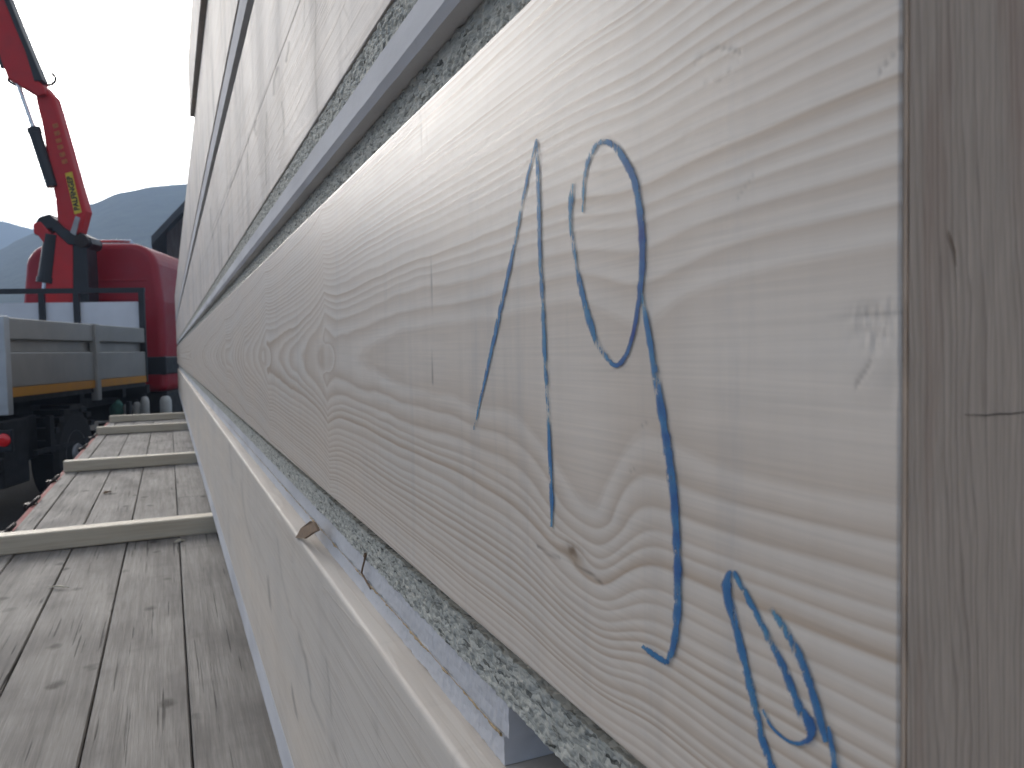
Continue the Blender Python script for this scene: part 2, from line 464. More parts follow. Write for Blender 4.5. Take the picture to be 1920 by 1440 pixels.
M = dict(
    face=mat_spruce_face(),
    face_up=mat_edge_face("spruce_upper_face", (0.61, 0.56, 0.515), 0.66),
    face_low=mat_edge_face("spruce_lower_face", (0.67, 0.61, 0.53), 0.13, 0.22),
    endgrain=mat_end_board(),
    core=mat_spruce("spruce_core", (0.55, 0.47, 0.37), (0.33, 0.25, 0.18), 'y', 60, 0.4, 0.6),
    batten=mat_spruce("fresh_batten", (0.63, 0.55, 0.42), (0.45, 0.34, 0.22), 'x', 40, 0.4, 0.5, 0.10),
    fibre=mat_fibre(), gypsum=mat_gypsum(), deck=mat_deck(), crayon=mat_crayon(),
    splinter=simple("dry_bark_brown", (0.20, 0.13, 0.08), 0.8, var=0.3, scale=200),
    straw=simple("straw_fibre", (0.45, 0.34, 0.20), 0.8, var=0.3, scale=300),
    pale=simple("pale_shaving", (0.6, 0.54, 0.42), 0.7, var=0.2, scale=150),
    rail=simple("faded_red_rail", (0.34, 0.085, 0.075), 0.75, var=0.2, scale=12, dirt=0.35),
    iron=simple("dark_iron", (0.045, 0.035, 0.032), 0.55, 0.6, 0.3, 30),
    chassis=simple("chassis_black", (0.006, 0.006, 0.0065), 0.6, 0.0, 0.3, 9, dirt=0.08),
    red=simple("cab_red_paint", (0.34, 0.002, 0.014), 0.38, 0.0, 0.08, 3),
    crane=simple("crane_red_paint", (0.58, 0.022, 0.026), 0.6, 0.0, 0.1, 4, coat=0.0, dirt=0.1),
    alu=simple("anodised_dropside", (0.40, 0.385, 0.355), 0.42, 0.55, 0.1, 5, dirt=0.15),
    alu_light=simple("light_post_metal", (0.55, 0.57, 0.58), 0.4, 0.5, 0.1, 5),
    white=simple("white_headboard", (0.74, 0.76, 0.80), 0.5, 0.0, 0.06, 3),
    black=simple("black_paint", (0.012, 0.013, 0.016), 0.4, 0.0, 0.2, 6),
    rubber=simple("tyre_rubber", (0.02, 0.02, 0.021), 0.85, 0.0, 0.2, 20),
    steel=simple("bright_steel", (0.62, 0.62, 0.64), 0.22, 1.0, 0.05, 12),
    rim=simple("dull_rim", (0.40, 0.40, 0.41), 0.45, 0.5, 0.15, 9, dirt=0.3),
    orange=simple("orange_marking", (0.55, 0.24, 0.015), 0.5, 0.0, 0.1, 6),
    faded=simple("faded_yellow_mark", (0.50, 0.13, 0.03), 0.5, 0.0, 0.3, 20),
    yellow=simple("yellow_label", (0.72, 0.52, 0.03), 0.4, 0.0, 0.08, 6),
    lens=simple("red_lamp_lens", (0.9, 0.015, 0.02), 0.2, 0.0, 0.05, 20, coat=0.8),
    glass=simple("dark_glass", (0.02, 0.025, 0.03), 0.08, 0.0, 0.05, 3),
    plastic=simple("white_canister_plastic", (0.62, 0.62, 0.58), 0.45, 0.0, 0.1, 10),
    green=simple("green_sheet", (0.06, 0.20, 0.15), 0.6, 0.0, 0.2, 15),
    roof=simple("dark_roof_sheet", (0.055, 0.055, 0.06), 0.6, 0.0, 0.2, 2),
    timber=mat_spruce("dark_barn_boards", (0.075, 0.040, 0.026), (0.03, 0.018, 0.012), 'z', 40, 0.6, 0.75, 0.2),
    ground=mat_ground(), hill=mat_hill())

# ------------------------------------------------------------------ sizes
D = 0.11                                  # wall face stands this far right of the lens
Y0 = 0.822 * D                            # near end of the stack
Y1 = 11.3                                 # far end
H = 0.56                                  # lens above the trailer deck
GROUND = -H - 1.12
DEPTH = 1.95

# ------------------------------------------------------------------ ground, hills
mb = MB()
mb.add([(-1400, -1400, GROUND), (1400, -1400, GROUND), (1400, 1400, GROUND), (-1400, 1400, GROUND)], [(0, 1, 2, 3)])
tag(mb.build("ground", M["ground"]), kind="structure")

def hills(name, prof, near, far, seed):   # prof: silhouette (column, row) of the photograph, as azimuth and elevation
    az = []
    for px, py in prof:
        d = ray(px, py)
        az.append((math.atan2(d.x, d.y), d.z / math.hypot(d.x, d.y)))
    az.sort()
    def elev(a):
        if a <= az[0][0]: return az[0][1]
        for (a0, e0), (a1, e1) in zip(az[:-1], az[1:]):
            if a <= a1:
                t = (a - a0) / (a1 - a0)
                return e0 + (e1 - e0) * (t * t * (3 - 2 * t) * 0.5 + t * 0.5)
        return az[-1][1]
    mb = MB()
    nu, nv = 260, 26
    def fn(i, j):
        a = az[0][0] + (az[-1][0] - az[0][0]) * i / (nu - 1)
        t = j / (nv - 1)
        r = near + (far * 1.45 - near) * t
        tr = (far - near) / (far * 1.45 - near)
        k = (t / tr) ** 1.25 * 0.97 + 0.03 * (t / tr) if t <= tr else math.cos((t - tr) / (1 - tr) * math.pi / 2)
        top = elev(a) * far
        n = mnoise.fractal(Vector((math.sin(a) * r * 0.006, math.cos(a) * r * 0.006, seed)), 0.8, 2.0, 5)
        z = GROUND - 1 + (top - GROUND) * k + n * far * 0.004 * min(1.0, 4 * t) * (0.25 if abs(t - tr) < 0.1 else 1)
        return (math.sin(a) * r, math.cos(a) * r, z)
    mb.grid(nu, nv, fn)
    tag(mb.build(name, M["hill"], smooth=True), kind="structure")
hills("hills", [(-1500, 560), (-700, 640), (-250, 560), (-60, 492), (0, 461), (30, 443), (60, 429), (110, 402), (165, 374), (230, 350), (290, 339), (350, 335), (600, 322), (1000, 420), (1500, 520), (2300, 560), (3200, 640)], 170, 455, 3.3)
hills("far_hills", [(-1500, 380), (-600, 330), (-200, 370), (0, 405), (60, 421), (130, 446), (300, 480), (700, 430), (1300, 470), (1900, 640), (2300, 660)], 690, 935, 8.1)

# ------------------------------------------------------------------ barn behind the truck
def barn():
    b0 = ray(284, 457); s = 27.0 / b0.dot(fw)
    e = b0 * s                            # near left corner of the eaves
    base = Vector((e.x + 0.5, e.y + 0.6, GROUND))
    t = thing("barn", base, "dark timber barn with a steep gable roof behind the red cab", "barn")
    wx, L = 8.5, 12.0
    x0, y0 = e.x + 0.5, e.y + 0.6
    rise = wx / 2 * 1.15
    m = MB()
    m.prism([(x0, y0, GROUND), (x0 + wx, y0, GROUND), (x0 + wx, y0, e.z + 0.45), (x0 + wx / 2, y0, e.z + 0.45 + rise), (x0, y0, e.z + 0.45)], (0, 0, 0), (0, L, 0))
    m.build("wall", M["timber"], t)
    m = MB()
    for sgn in (1, -1):
        xm = x0 + wx / 2
        p = [(xm - sgn * (wx / 2 + 0.5), e.z - 0.02), (xm, e.z + rise + 0.56), (xm, e.z + rise + 0.84), (xm - sgn * (wx / 2 + 0.5), e.z + 0.26)]
        m.prism([(a, y0 - 0.6, b) for a, b in p], (0, 0, 0), (0, L + 1.2, 0))
    m.build("roof", M["roof"], t)
    m = MB()
    m.box(x0 + 3.0, x0 + 5.5, y0 - 0.03, y0 - 0.002, GROUND + 0.05, GROUND + 3.0)
    m.build("door", M["chassis"], t)
barn()

# ------------------------------------------------------------------ trailer
DZ = -H
def trailer():
    t = thing("flatbed_trailer", (0.6, 3.0, GROUND), "flatbed trailer with grey plank deck and faded red edge rail carrying the timber stack", "trailer")
    xs = [-0.86 * H]
    x = 0.020 * H
    pw = 0.2575 * H
    edges = [x - 3 * pw, x - 2 * pw, x - pw, x]
    cuts = [-0.857 * H] + edges
    while cuts[-1] < 2.0: cuts.append(cuts[-1] + pw)
    m = MB(); tint = []
    yend = 7.52
    for k, (a, b) in enumerate(zip(cuts[:-1], cuts[1:])):
        segs = [(-2.0, yend)]
        if k == 4: segs = [(-2.0, 0.56 * 5.86), (0.56 * 5.86 + 0.004, yend)]
        if k == 1: segs = [(-2.0, 4.9), (4.904, yend)]
        for s0, s1 in segs:
            tv = random.random()
            g0, g1 = 0.0010 + random.random() * 0.0010, 0.0008
            n0 = len(m.v)
            ny = 40
            dz0 = random.uniform(-0.002, 0.002)
            def fn(i, j, a=a + g0, b=b - g1, s0=s0, s1=s1):
                yy = s0 + (s1 - s0) * i / (ny - 1)
                wv = 0.0012 * mnoise.noise(Vector((k * 3.1, yy * 2.3, j)))
                z = DZ + dz0
                if j == 0: return (a + wv, yy, DZ - 0.035)
                if j == 1: return (a + wv, yy, z - 0.003)
                if j == 2: return (a + 0.002 + wv, yy, z)
                if j == 3: return ((a + b) / 2, yy, z + 0.0008)
                if j == 4: return (b - 0.002 + wv, yy, z)
                if j == 5: return (b + wv, yy, z - 0.003)
                return (b + wv, yy, DZ - 0.035)
            m.grid(ny, 7, fn)
            tint += [tv] * (len(m.v) - n0)
    m.a["tint"] = tint
    m.build("deck", M["deck"], t, recalc=False)
    m = MB()
    m.box(-0.87 * H, 2.0, -2.0, yend, DZ - 0.10, DZ - 0.036)
    for xx in (0.35, 1.35): m.box(xx - 0.06, xx + 0.06, -2.0, yend + 0.9, DZ - 0.38, DZ - 0.101)
    m.build("chassis", M["chassis"], t)
    m = MB()
    m.box(-0.905 * H, -0.861 * H, -2.0, yend + 0.01, DZ - 0.13, DZ - 0.012)
    m.build("edge_rail", M["rail"], t, bevel=0.004)
    for py, in ((985,), (937,), (898,), (841,), (822,)):
        y = on_z(100, py, DZ).y
        h = MB()
        c = Vector((-0.895 * H, y, DZ - 0.004))
        pts = [c + Vector((0.020 * math.cos(a), 0.045 * math.sin(a), 0.018 * math.cos(a))) for a in [i * math.pi / 6 for i in range(13)]]
        h.path(pts, 0.007, 8)
        h.box(c.x - 0.03, c.x + 0.012, y - 0.02, y + 0.02, DZ - 0.03, DZ - 0.006)
        h.build("lashing_ring", M["iron"], t)
    for yy in (2.2, 3.4):
        for xx, s in ((-0.38, 1), (1.75, 1)):
            w_ = MB(); w_.lathe((xx, yy, GROUND + 0.42), (1, 0, 0), [(0, 0.27), (0.0, 0.40), (0.03, 0.42), (0.19, 0.42), (0.22, 0.40), (0.22, 0.27)], 36)
            wo = w_.build("wheel", M["rubber"], t)
            r_ = MB(); r_.lathe((xx - 0.004, yy, GROUND + 0.42), (1, 0, 0), [(0.05, 0.06), (0.004, 0.10), (0.05, 0.14), (0.0, 0.265), (0.228, 0.265), (0.228, 0.05)], 36)
            subpart(r_.build("rim", M["rim"], t), wo)
            wo.parent = t
    m = MB()
    m.box(0.8, 0.9, yend + 0.9, yend + 1.6, DZ - 0.38, DZ - 0.28)
    m.build("drawbar", M["chassis"], t)
trailer()

# ------------------------------------------------------------------ battens across the deck
BH = 0.098 * H
bat_labels = ["pale squared batten nearest the camera, crossing the deck with brown stains",
              "pale squared batten second from the camera on the grey deck",
              "pale squared batten third from the camera, ending at the red rail",
              "pale squared batten at the far edge of the deck by the truck"]
bxs = [(-0.93, 4.60), (-0.862, 7.66), (-0.87, 11.14), (-0.845, 13.12)]
for k, (bx, by) in enumerate(bxs):
    y = by * H
    m = MB()
    m.box(0, 2.4, 0, 0.062, 0, BH)
    if k == 0:
        proto = m.build("batten", M["batten"], None, bevel=0.005)
        o = proto
    else:
        o = proto.copy(); col.objects.link(o)
    o.location = (bx * H, y - 0.004, DZ + 0.001)
    tag(o, bat_labels[k], "batten", "battens laid across the trailer deck")

# ------------------------------------------------------------------ the timber stack
def ygrid(n, y0=Y0, y1=Y1):               # dense near the camera, sparse far away
    a, b = 1.0 / (y0 + 0.443 * D), 1.0 / (y1 + 0.443 * D)
    return [1.0 / (a + (b - a) * i / (n - 1)) - 0.443 * D for i in range(n)]

def strip(m, X, z0, z1, n=160, rows=6, jit=0.0, seed=0.0, y0=Y0, y1=Y1, depth=0.05, edge=0.0):
    """front face facing the lens side, with top, bottom and end faces; front may be rough"""
    ys = ygrid(n, y0, y1)
    def fn(i, j):
        y = ys[i]
        if j == 0: return (X + depth, y, z0)
        if j == rows + 2: return (X + depth, y, z1)
        t = (j - 1) / rows
        z = z0 + (z1 - z0) * t
        dx = jit * (mnoise.fractal(Vector((y * 160, z * 240, seed)), 0.7, 2.0, 3)) if jit else 0
        dz = edge * mnoise.fractal(Vector((y * 45, seed + j * 0.02, 1.7)), 0.8, 2.0, 4) if edge and j in (1, rows + 1) else 0
        return (X + dx, y, z + dz)
    b = m.grid(n, rows + 3, fn)
    nv = rows + 3
    m.f.append(tuple(b + j for j in range(nv)))
    m.f.append(tuple(b + (n - 1) * nv + j for j in reversed(range(nv))))
    m.f += [(b + i * nv + nv - 1, b + (i + 1) * nv + nv - 1, b + (i + 1) * nv, b + i * nv) for i in range(n - 1)]

def panel(name, label, z0, z1, mat, x=D, y1=Y1, rz=0.0):
    t = thing(name, (x, Y0, z0), label, "timber panel", "timber wall panels stacked on the trailer")
    return t

def beam(t, z0, z1, mat, x=D, y1=Y1, name="edge_beam", round_=0.003):
    m = MB()
    m.box(x, x + 0.085, Y0 + 0.0004, y1, z0, z1)
    o = m.build(name, mat, t, bevel=round_, seg=3)
    m = MB()
    m.box(x + 0.0852, x + DEPTH, Y0 + 0.004, y1 - 0.004, z0 + 0.002, z1 - 0.002)
    m.build("core", M["core"], t)
    return o

# ---- panel that carries the number
def ring_field():
    knots = [(5.42, 1.9, 0.30), (8.9, 1.6, 0.45), (11.6, 1.0, 0.5), (15.5, 1.2, 0.7)]
    def f(u, v):
        w0 = 1.0 + 0.0030 * (min(u, 3.6) - 0.8) + 0.0135 * max(0, min(u, 40) - 3.6) + 0.0010 * max(0, min(u, 14) - 4.5) ** 2 + 0.0075 * math.exp(-((u - 1.52) / 0.17) ** 2) - 0.003 * math.exp(-((u - 1.85) / 0.2) ** 2)
        vv = v + 0.042 + 0.012 * math.sin(u * 1.1)
        r = math.sqrt(w0 * w0 + vv * vv)
        p = (r - 1.0) / 0.0175
        for ku, ka, ks in knots:
            p -= ka * math.exp(-abs(u - ku) / ks) * (0.55 + min(0.6, abs(vv)))
        # closed eyes round the dead knots in the middle
        p += 1.25 / (1 + math.exp(min(50, 9 * (math.hypot((u - 5.44) / 0.30, vv / 0.10) - 1))))
        p += 1.1 / (1 + math.exp(min(50, 9 * (math.hypot((u - 9.0) / 0.45, vv / 0.11) - 1))))
        # lines sag round the small dark knot
        dn = max(0.0, min(1.0, (-v - 0.02) / 0.42))
        sg = 0.19 if u < 1.75 else 0.36
        p -= (0.9 + 2.1 * dn) * dn * math.exp(-((u - 1.75) / sg) ** 2) * (1.0 if v > -0.62 else max(0.15, 1 - (-v - 0.62) * 2.6))
        kr = math.hypot((u - 1.862) / 0.08, (v + 0.562) / 0.034)
        p += 0.8 * math.exp(-kr * kr)
        p += min(1.0, 0.25 + 4 * abs(vv)) * 0.26 * mnoise.noise(Vector((u * 1.3, v * 3.0, 0.5))) + 0.09 * mnoise.noise(Vector((u * 4.5, v * 9.0, 4.5)))
        p += 0.55 * (mnoise.noise(Vector((p * 0.55, 0.3, 7.7))) - mnoise.noise(Vector((0, 0.3, 7.7)))) + 0.25 * mnoise.noise(Vector((p * 0.55, u * 0.8, 2.2)))
        return p + 20.16
    return f

def seg_dist(p, a, b):
    ax, ay = a; bx, by = b
    t = max(0, min(1, ((p[0] - ax) * (bx - ax) + (p[1] - ay) * (by - ay)) / ((bx - ax) ** 2 + (by - ay) ** 2 + 1e-12)))
    return math.hypot(p[0] - ax - t * (bx - ax), p[1] - ay - t * (by - ay))

ZB, ZT = -1.005 * D, 1.017 * D
def numbered_panel():
    t = panel("timber_panel", "pale spruce panel with large blue crayon 19 on its planed face, end board showing", ZB, ZT, None)
    f = ring_field()
    ys = ygrid(560)
    rows = 250
    m = MB()
    ring, knot, scar = [], [], []
    def uvp(px, py):
        q = on_x(px, py, D); return (q.y / D, q.z / D)
    cracks = [[uvp(1007, 1024), uvp(1030, 1040), uvp(1050, 1048)], [uvp(1078, 1058), uvp(1110, 1078), uvp(1130, 1096)],
              [uvp(1302, 118), uvp(1325, 97), uvp(1345, 88), uvp(1372, 92), uvp(1388, 98)], [uvp(1690, 85), uvp(1650, 135)],
              [uvp(1632, 680), uvp(1605, 722)], [uvp(1548, 590), uvp(1620, 589), uvp(1692, 588)],
              [uvp(1320, 156), uvp(1350, 150), uvp(1385, 118)], [uvp(1383, 372), uvp(1412, 330)], [uvp(1202, 800), uvp(1212, 792), uvp(1225, 790)], [uvp(1180, 886), uvp(1190, 878), uvp(1202, 878)],
              [uvp(808, 415), uvp(811, 720)], [uvp(787, 200), uvp(792, 290)], [uvp(797, 195), uvp(800, 270)]]
    cw = [0.006, 0.006, 0.005, 0.004, 0.006, 0.004, 0.003, 0.004, 0.003, 0.003, 0.006, 0.012, 0.010]
    cs = [1, 1, 0.8, 0.6, 0.6, 0.5, 0.4, 0.35, 0.5, 0.5, 0.9, 0.7, 0.7]
    boxes = [(min(p[0] for p in c) - 0.05, max(p[0] for p in c) + 0.05, min(p[1] for p in c) - 0.05, max(p[1] for p in c) + 0.05) for c in cracks]
    tu, tv = uvp(1640, 625)
    cu, cv = uvp(1676, 727)
    RO = 0.022
    def fn(i, j):
        y = ys[i]; u = y / D
        k = j / (rows - 1)
        z = ZB + (ZT - ZB) * k
        v = z / D
        ring.append(f(u, v))
        kk = math.hypot((u - 1.862) / 0.045, (v + 0.562) / 0.021)
        knot.append(max(0.0, 1.0 - kk * 0.62 + 0.25 * mnoise.noise(Vector((u * 40, v * 40, 2)))) if kk < 1.9 else 0.0)
        s = 0.0
        for c, b, w_, st in zip(cracks, boxes, cw, cs):
            if b[0] < u < b[1] and b[2] < v < b[3]:
                dd = min(seg_dist((u, v), p, q) for p, q in zip(c[:-1], c[1:]))
                s = max(s, st * max(0.0, 1 - dd / w_))
        # a torn corner next to the end and shallow dents
        dep = 0.0
        a = (u - tu) / 0.045; b = (v - tv - 0.012) / 0.040
        if abs(a) < 2.5 and abs(b) < 1.4:
            g = math.exp(-a * a - b ** 4)
            dep += 0.00016 * g * (0.6 + 1.1 * mnoise.fractal(Vector((u * 70, v * 130, 7)), 0.7, 2.0, 3))
            s = max(s, 0.10 * g)
        a = (u - cu) / 0.02; b = (v - cv) / 0.030
        if abs(a) < 3 and abs(b) < 3:
            dep += 0.0002 * math.exp(-a * a - b * b)
        scar.append(s)
        # eased arrises
        e = 0.0
        for q in (k, 1 - k):
            dz = q * (ZT - ZB)
            if dz < 0.0012: e += 0.0012 - math.sqrt(max(0, 0.0012 ** 2 - (0.0012 - dz) ** 2))
        dy = y - Y0
        if dy < 0.0005: e += 0.0005 - math.sqrt(max(0, 0.0005 ** 2 - (0.0005 - dy) ** 2))
        return (D + e + dep + 0.00018 * s, y, z)
    m.grid(len(ys), rows, fn)
    n0 = len(m.v)
    # body behind the face
    nr = rows
    back = []
    for i in range(len(ys)):
        for zz in (ZB, ZT): m.v.append(Vector((D + 0.085, ys[i], zz)))
    nb = n0
    L = len(ys)
    for i in range(L - 1):
        m.f.append((i * nr, nb + 2 * i, nb + 2 * i + 2, (i + 1) * nr))
        m.f.append((i * nr + nr - 1, (i + 1) * nr + nr - 1, nb + 2 * i + 3, nb + 2 * i + 1))
    m.f.append(tuple([j for j in range(nr)] + [nb + 1, nb]))
    m.f.append(tuple([(L - 1) * nr + j for j in reversed(range(nr))] + [nb + 2 * L - 2, nb + 2 * L - 1]))
    ex = len(m.v) - n0
    m.a["ring"] = ring + [21.0 + (k % 2) * 0.2 for k in range(ex)]
    m.a["knot"] = knot + [0.0] * ex
    m.a["scar"] = scar + [0.0] * ex
    eb = m.build("edge_beam", M["face"], t, smooth=False)
    for p in eb.data.polygons:
        p.use_smooth = len(p.vertices) == 4 and max(p.vertices) < n0
    m = MB()
    m.box(D + 0.0852, D + DEPTH, Y0 + 0.03, Y1 - 0.01, ZB + 0.002, ZT - 0.002)
    m.build("core", M["core"], t)
    # end board with upright grain
    m = MB()
    m.box(D + 0.0016, D + DEPTH, Y0 - 0.0006, Y0 + 0.028, ZB + 0.001, ZT - 0.001)
    # keep the board clear of the beam: it stops on the beam's end
    m2 = MB()
    m2.box(D + 0.0016, D + DEPTH, Y0 - 0.018, Y0 - 0.0002, ZB + 0.0005, ZT - 0.0005)
    return t, eb, m2

t19, eb19, endm = numbered_panel()
# the end board closes the panel; its outer face is what the lens sees past the corner
ENDT = 0.0012
m = MB()
nx, nz = 30, 90
def endface(i, j):
    x = D + 0.0005 + (DEPTH - 0.001) * (i / (nx - 1)) ** 2.2
    z = ZB + 0.0004 + (ZT - ZB - 0.0008) * j / (nz - 1)
    return (x, Y0 - ENDT + 0.00012 * mnoise.noise(Vector((x * 900, z * 12, 3))), z)
b = m.grid(nx, nz, endface)
n1 = len(m.v)
m.prism([(D + 0.0005, Y0 - ENDT + 0.0003, ZB + 0.0004), (D + DEPTH, Y0 - ENDT + 0.0003, ZB + 0.0004), (D + DEPTH, Y0 - ENDT + 0.0003, ZT - 0.0004), (D + 0.0005, Y0 - ENDT + 0.0003, ZT - 0.0004)], (0, 0, 0), (0, ENDT - 0.0004, 0))
eb_o = m.build("end_board", M["endgrain"], t19)
# drying crack and resin streaks of the end board
def end_mark(pts, w_, mat, name):
    m = MB()
    q = []
    for px, py in pts:
        d = ray(px, py); q.append(d * ((Y0 - ENDT - 0.0003) / d.y))
    L = []
    for k, p in enumerate(q):
        a = q[max(0, k - 1)]; b = q[min(len(q) - 1, k + 1)]
        tdir = (b - a).normalized(); nrm = Vector((-tdir.z, 0, tdir.x))
        ww = w_ * (math.sin(math.pi * (k + 0.35) / (len(q) - 0.3)) * 0.8 + 0.2)
        L.append((p + nrm * ww, p - nrm * ww))
    m.add([x for pr in L for x in pr], [(2 * k, 2 * k + 1, 2 * k + 3, 2 * k + 2) for k in range(len(L) - 1)])
    subpart(m.build(name, mat, t19), eb_o)
end_mark([(1808, 777), (1830, 778), (1850, 779), (1870, 776), (1895, 776), (1920, 773), (1960, 774), (1990, 772)], 0.00010, M["iron"], "crack")
end_mark([(1778, 432), (1784, 450), (1790, 470), (1793, 500)], 0.00020, M["splinter"], "resin_streak")

# ---- the handwriting
def stroke(m, pts, widths, press, X=D - 0.00035):
    q = []
    # Catmull-Rom through the points of the photograph
    P = [pts[0]] + pts + [pts[-1]]
    for k in range(1, len(P) - 2):
        for s in range(7):
            tt = s / 7.0
            p0, p1, p2, p3 = P[k - 1], P[k], P[k + 1], P[k + 2]
            c = [0.5 * (2 * p1[i] + (-p0[i] + p2[i]) * tt + (2 * p0[i] - 5 * p1[i] + 4 * p2[i] - p3[i]) * tt * tt + (-p0[i] + 3 * p1[i] - 3 * p2[i] + p3[i]) * tt ** 3) for i in (0, 1)]
            q.append((c, (k - 1 + tt) / (len(pts) - 1)))
    q.append((list(pts[-1]), 1.0))
    def lerp(tab, t):
        x = t * (len(tab) - 1); i = min(int(x), len(tab) - 2)
        return tab[i] + (tab[i + 1] - tab[i]) * (x - i)
    rows = []
    for k, (c, t) in enumerate(q):
        a = q[max(0, k - 1)][0]; b = q[min(len(q) - 1, k + 1)][0]
        dx, dy = b[0] - a[0], b[1] - a[1]
        l = math.hypot(dx, dy) or 1
        nx_, ny_ = -dy / l, dx / l
        jw = 1 + 0.30 * mnoise.noise(Vector((k * 0.45, pts[0][0], 0))) + 0.2 * mnoise.noise(Vector((k * 1.4, pts[0][0], 5)))
        w_ = lerp(widths, t) * 0.68 * jw
        jx = 1.0 * mnoise.noise(Vector((k * 0.5, 9, pts[0][1])))
        pr = lerp(press, t)
        rows.append([(on_x(c[0] + nx_ * w_ * s + jx, c[1] + ny_ * w_ * s, X), abs(s), pr) for s in (-1, -0.5, 0, 0.5, 1)])
    b0 = len(m.v)
    for r in rows:
        for p, s, pr in r:
            m.v.append(p); m.a["across"].append(s); m.a["press"].append(pr)
    for k in range(len(rows) - 1):
        for j in range(4):
            m.f.append((b0 + k * 5 + j, b0 + k * 5 + 5 + j, b0 + k * 5 + 6 + j, b0 + k * 5 + 1 + j))

def mark(name, strokes):
    m = MB(); m.a = {"across": [], "press": []}
    for k, s in enumerate(strokes): stroke(m, *s, X=D - 0.00030 - 0.00006 * k)
    subpart(m.build(name, M["crayon"], t19, recalc=False), eb19)

mark("handwritten_digit", [
    ([(888, 806), (905, 730), (925, 640), (945, 550), (968, 440), (985, 350), (1006, 260)], [2, 4.5, 6.5, 6.5, 5.5, 5, 3], [0.3, 0.7, 0.6, 0.6, 0.35, 0.5, 0.4]),
    ([(1005, 264), (1008, 320), (1010, 390), (1012, 470), (1017, 560), (1021, 660), (1027, 770), (1031, 860), (1034, 930), (1034, 988)], [4, 6.5, 7, 7, 7, 7, 5.5, 6.5, 7.5, 4], [0.4, 0.5, 0.55, 0.6, 0.5, 0.4, 0.4, 0.6, 0.75, 0.4])])
mark("handwritten_digit", [
    ([(1092, 398), (1095, 340), (1105, 295), (1125, 267), (1150, 273), (1175, 308), (1192, 350), (1202, 420), (1204, 490), (1198, 560), (1188, 620), (1175, 662), (1157, 685), (1138, 672), (1118, 640), (1103, 595), (1090, 545), (1078, 480), (1070, 420), (1070, 380), (1074, 344)],
     [3, 6, 8, 10, 12, 13, 13, 12, 11, 8, 7, 7, 8, 8, 10, 12, 9, 7, 7, 9, 6], [0.25, 0.4, 0.4, 0.45, 0.5, 0.65, 0.7, 1.0, 1.0, 1.1, 1.1, 1.0, 0.9, 0.5, 0.5, 0.4, 0.5, 0.4, 0.35, 0.35, 0.15]),
    ([(1201, 545), (1211, 600), (1225, 680), (1240, 770), (1253, 850), (1264, 940), (1269, 1030), (1271, 1110), (1266, 1190), (1258, 1225), (1249, 1244)], [6, 9, 11, 14, 15, 14, 13, 15, 12, 11, 8], [0.4, 0.5, 0.55, 0.75, 0.75, 0.75, 0.8, 0.65, 0.6, 0.7, 0.7]),
    ([(1250, 1243), (1228, 1229), (1204, 1211)], [8, 11, 6], [0.7, 0.5, 0.2])])
mark("handwritten_letter", [
    ([(1498, 1580), (1470, 1500), (1448, 1440), (1427, 1380), (1412, 1310), (1395, 1240), (1378, 1170), (1362, 1105), (1371, 1074), (1386, 1092), (1406, 1128), (1440, 1195), (1468, 1250), (1487, 1300), (1503, 1335), (1518, 1358), (1519, 1381), (1500, 1394), (1474, 1387), (1446, 1362), (1430, 1330)],
     [10, 13, 14, 13, 13, 13, 14, 16, 12, 10, 11, 12, 13, 15, 17, 20, 14, 8, 5, 5, 6], [0.5, 0.6, 0.7, 0.6, 0.6, 0.6, 0.8, 0.9, 0.55, 0.5, 0.5, 0.55, 0.8, 0.8, 0.7, 0.9, 0.9, 0.6, 0.45, 0.5, 0.5]),
    ([(1444, 1140), (1474, 1185), (1500, 1235), (1520, 1290), (1535, 1340), (1548, 1392)], [9, 14, 15, 14, 14, 9], [0.15, 0.45, 0.6, 0.75, 0.7, 0.5]),
    ([(1553, 1362), (1559, 1400), (1566, 1445), (1580, 1520)], [5, 10, 12, 10], [0.5, 0.7, 0.7, 0.5])])

# fibre board glued under the numbered panel and the one on top of it
m = MB(); strip(m, D * 1.140, -1.364 * D, -1.172 * D, 900, 20, 0.0011, 1.0, depth=0.07, edge=0.0012)
m.build("fibre_board", M["fibre"], t19)
m = MB(); strip(m, D * 1.096, ZT + 0.0004, 1.268 * D, 900, 26, 0.0011, 2.0, depth=0.07, edge=0.0)
m.build("fibre_board", M["fibre"], t19)

def to_px(p):
    z = p.dot(fw)
    return (960 + 1450 * p.dot(rt2) / z, 720 - 1450 * p.dot(up2) / z)
UP_SCARS = [([(542, 80), (540, 98), (536, 116)], 2.4, 1.0), ([(520, 128), (514, 150), (513, 176)], 2.6, 1.0), ([(480, 226), (477, 242), (480, 252)], 2.2, 0.8), ([(528, 190), (533, 230), (531, 262)], 1.4, 0.7),
            ([(592, 0), (591, 120), (595, 214)], 2.0, 0.65), ([(572, 0), (569, 60), (566, 76)], 1.8, 0.55), ([(500, 212), (497, 300), (500, 345)], 1.3, 0.6), ([(466, 250), (464, 300), (466, 330)], 1.3, 0.6),
            ([(430, 420), (428, 470), (432, 500)], 1.4, 0.55), ([(415, 395), (413, 440), (417, 520)], 1.2, 0.55), ([(450, 300), (440, 330), (430, 352)], 1.6, 0.7), ([(394, 390), (396, 425), (400, 450)], 1.4, 0.5),
            ([(554, 22), (510, 137), (467, 250), (430, 345), (395, 436)], 1.1, 0.45), ([(640, 0), (655, 40), (648, 110)], 1.2, 0.3)]
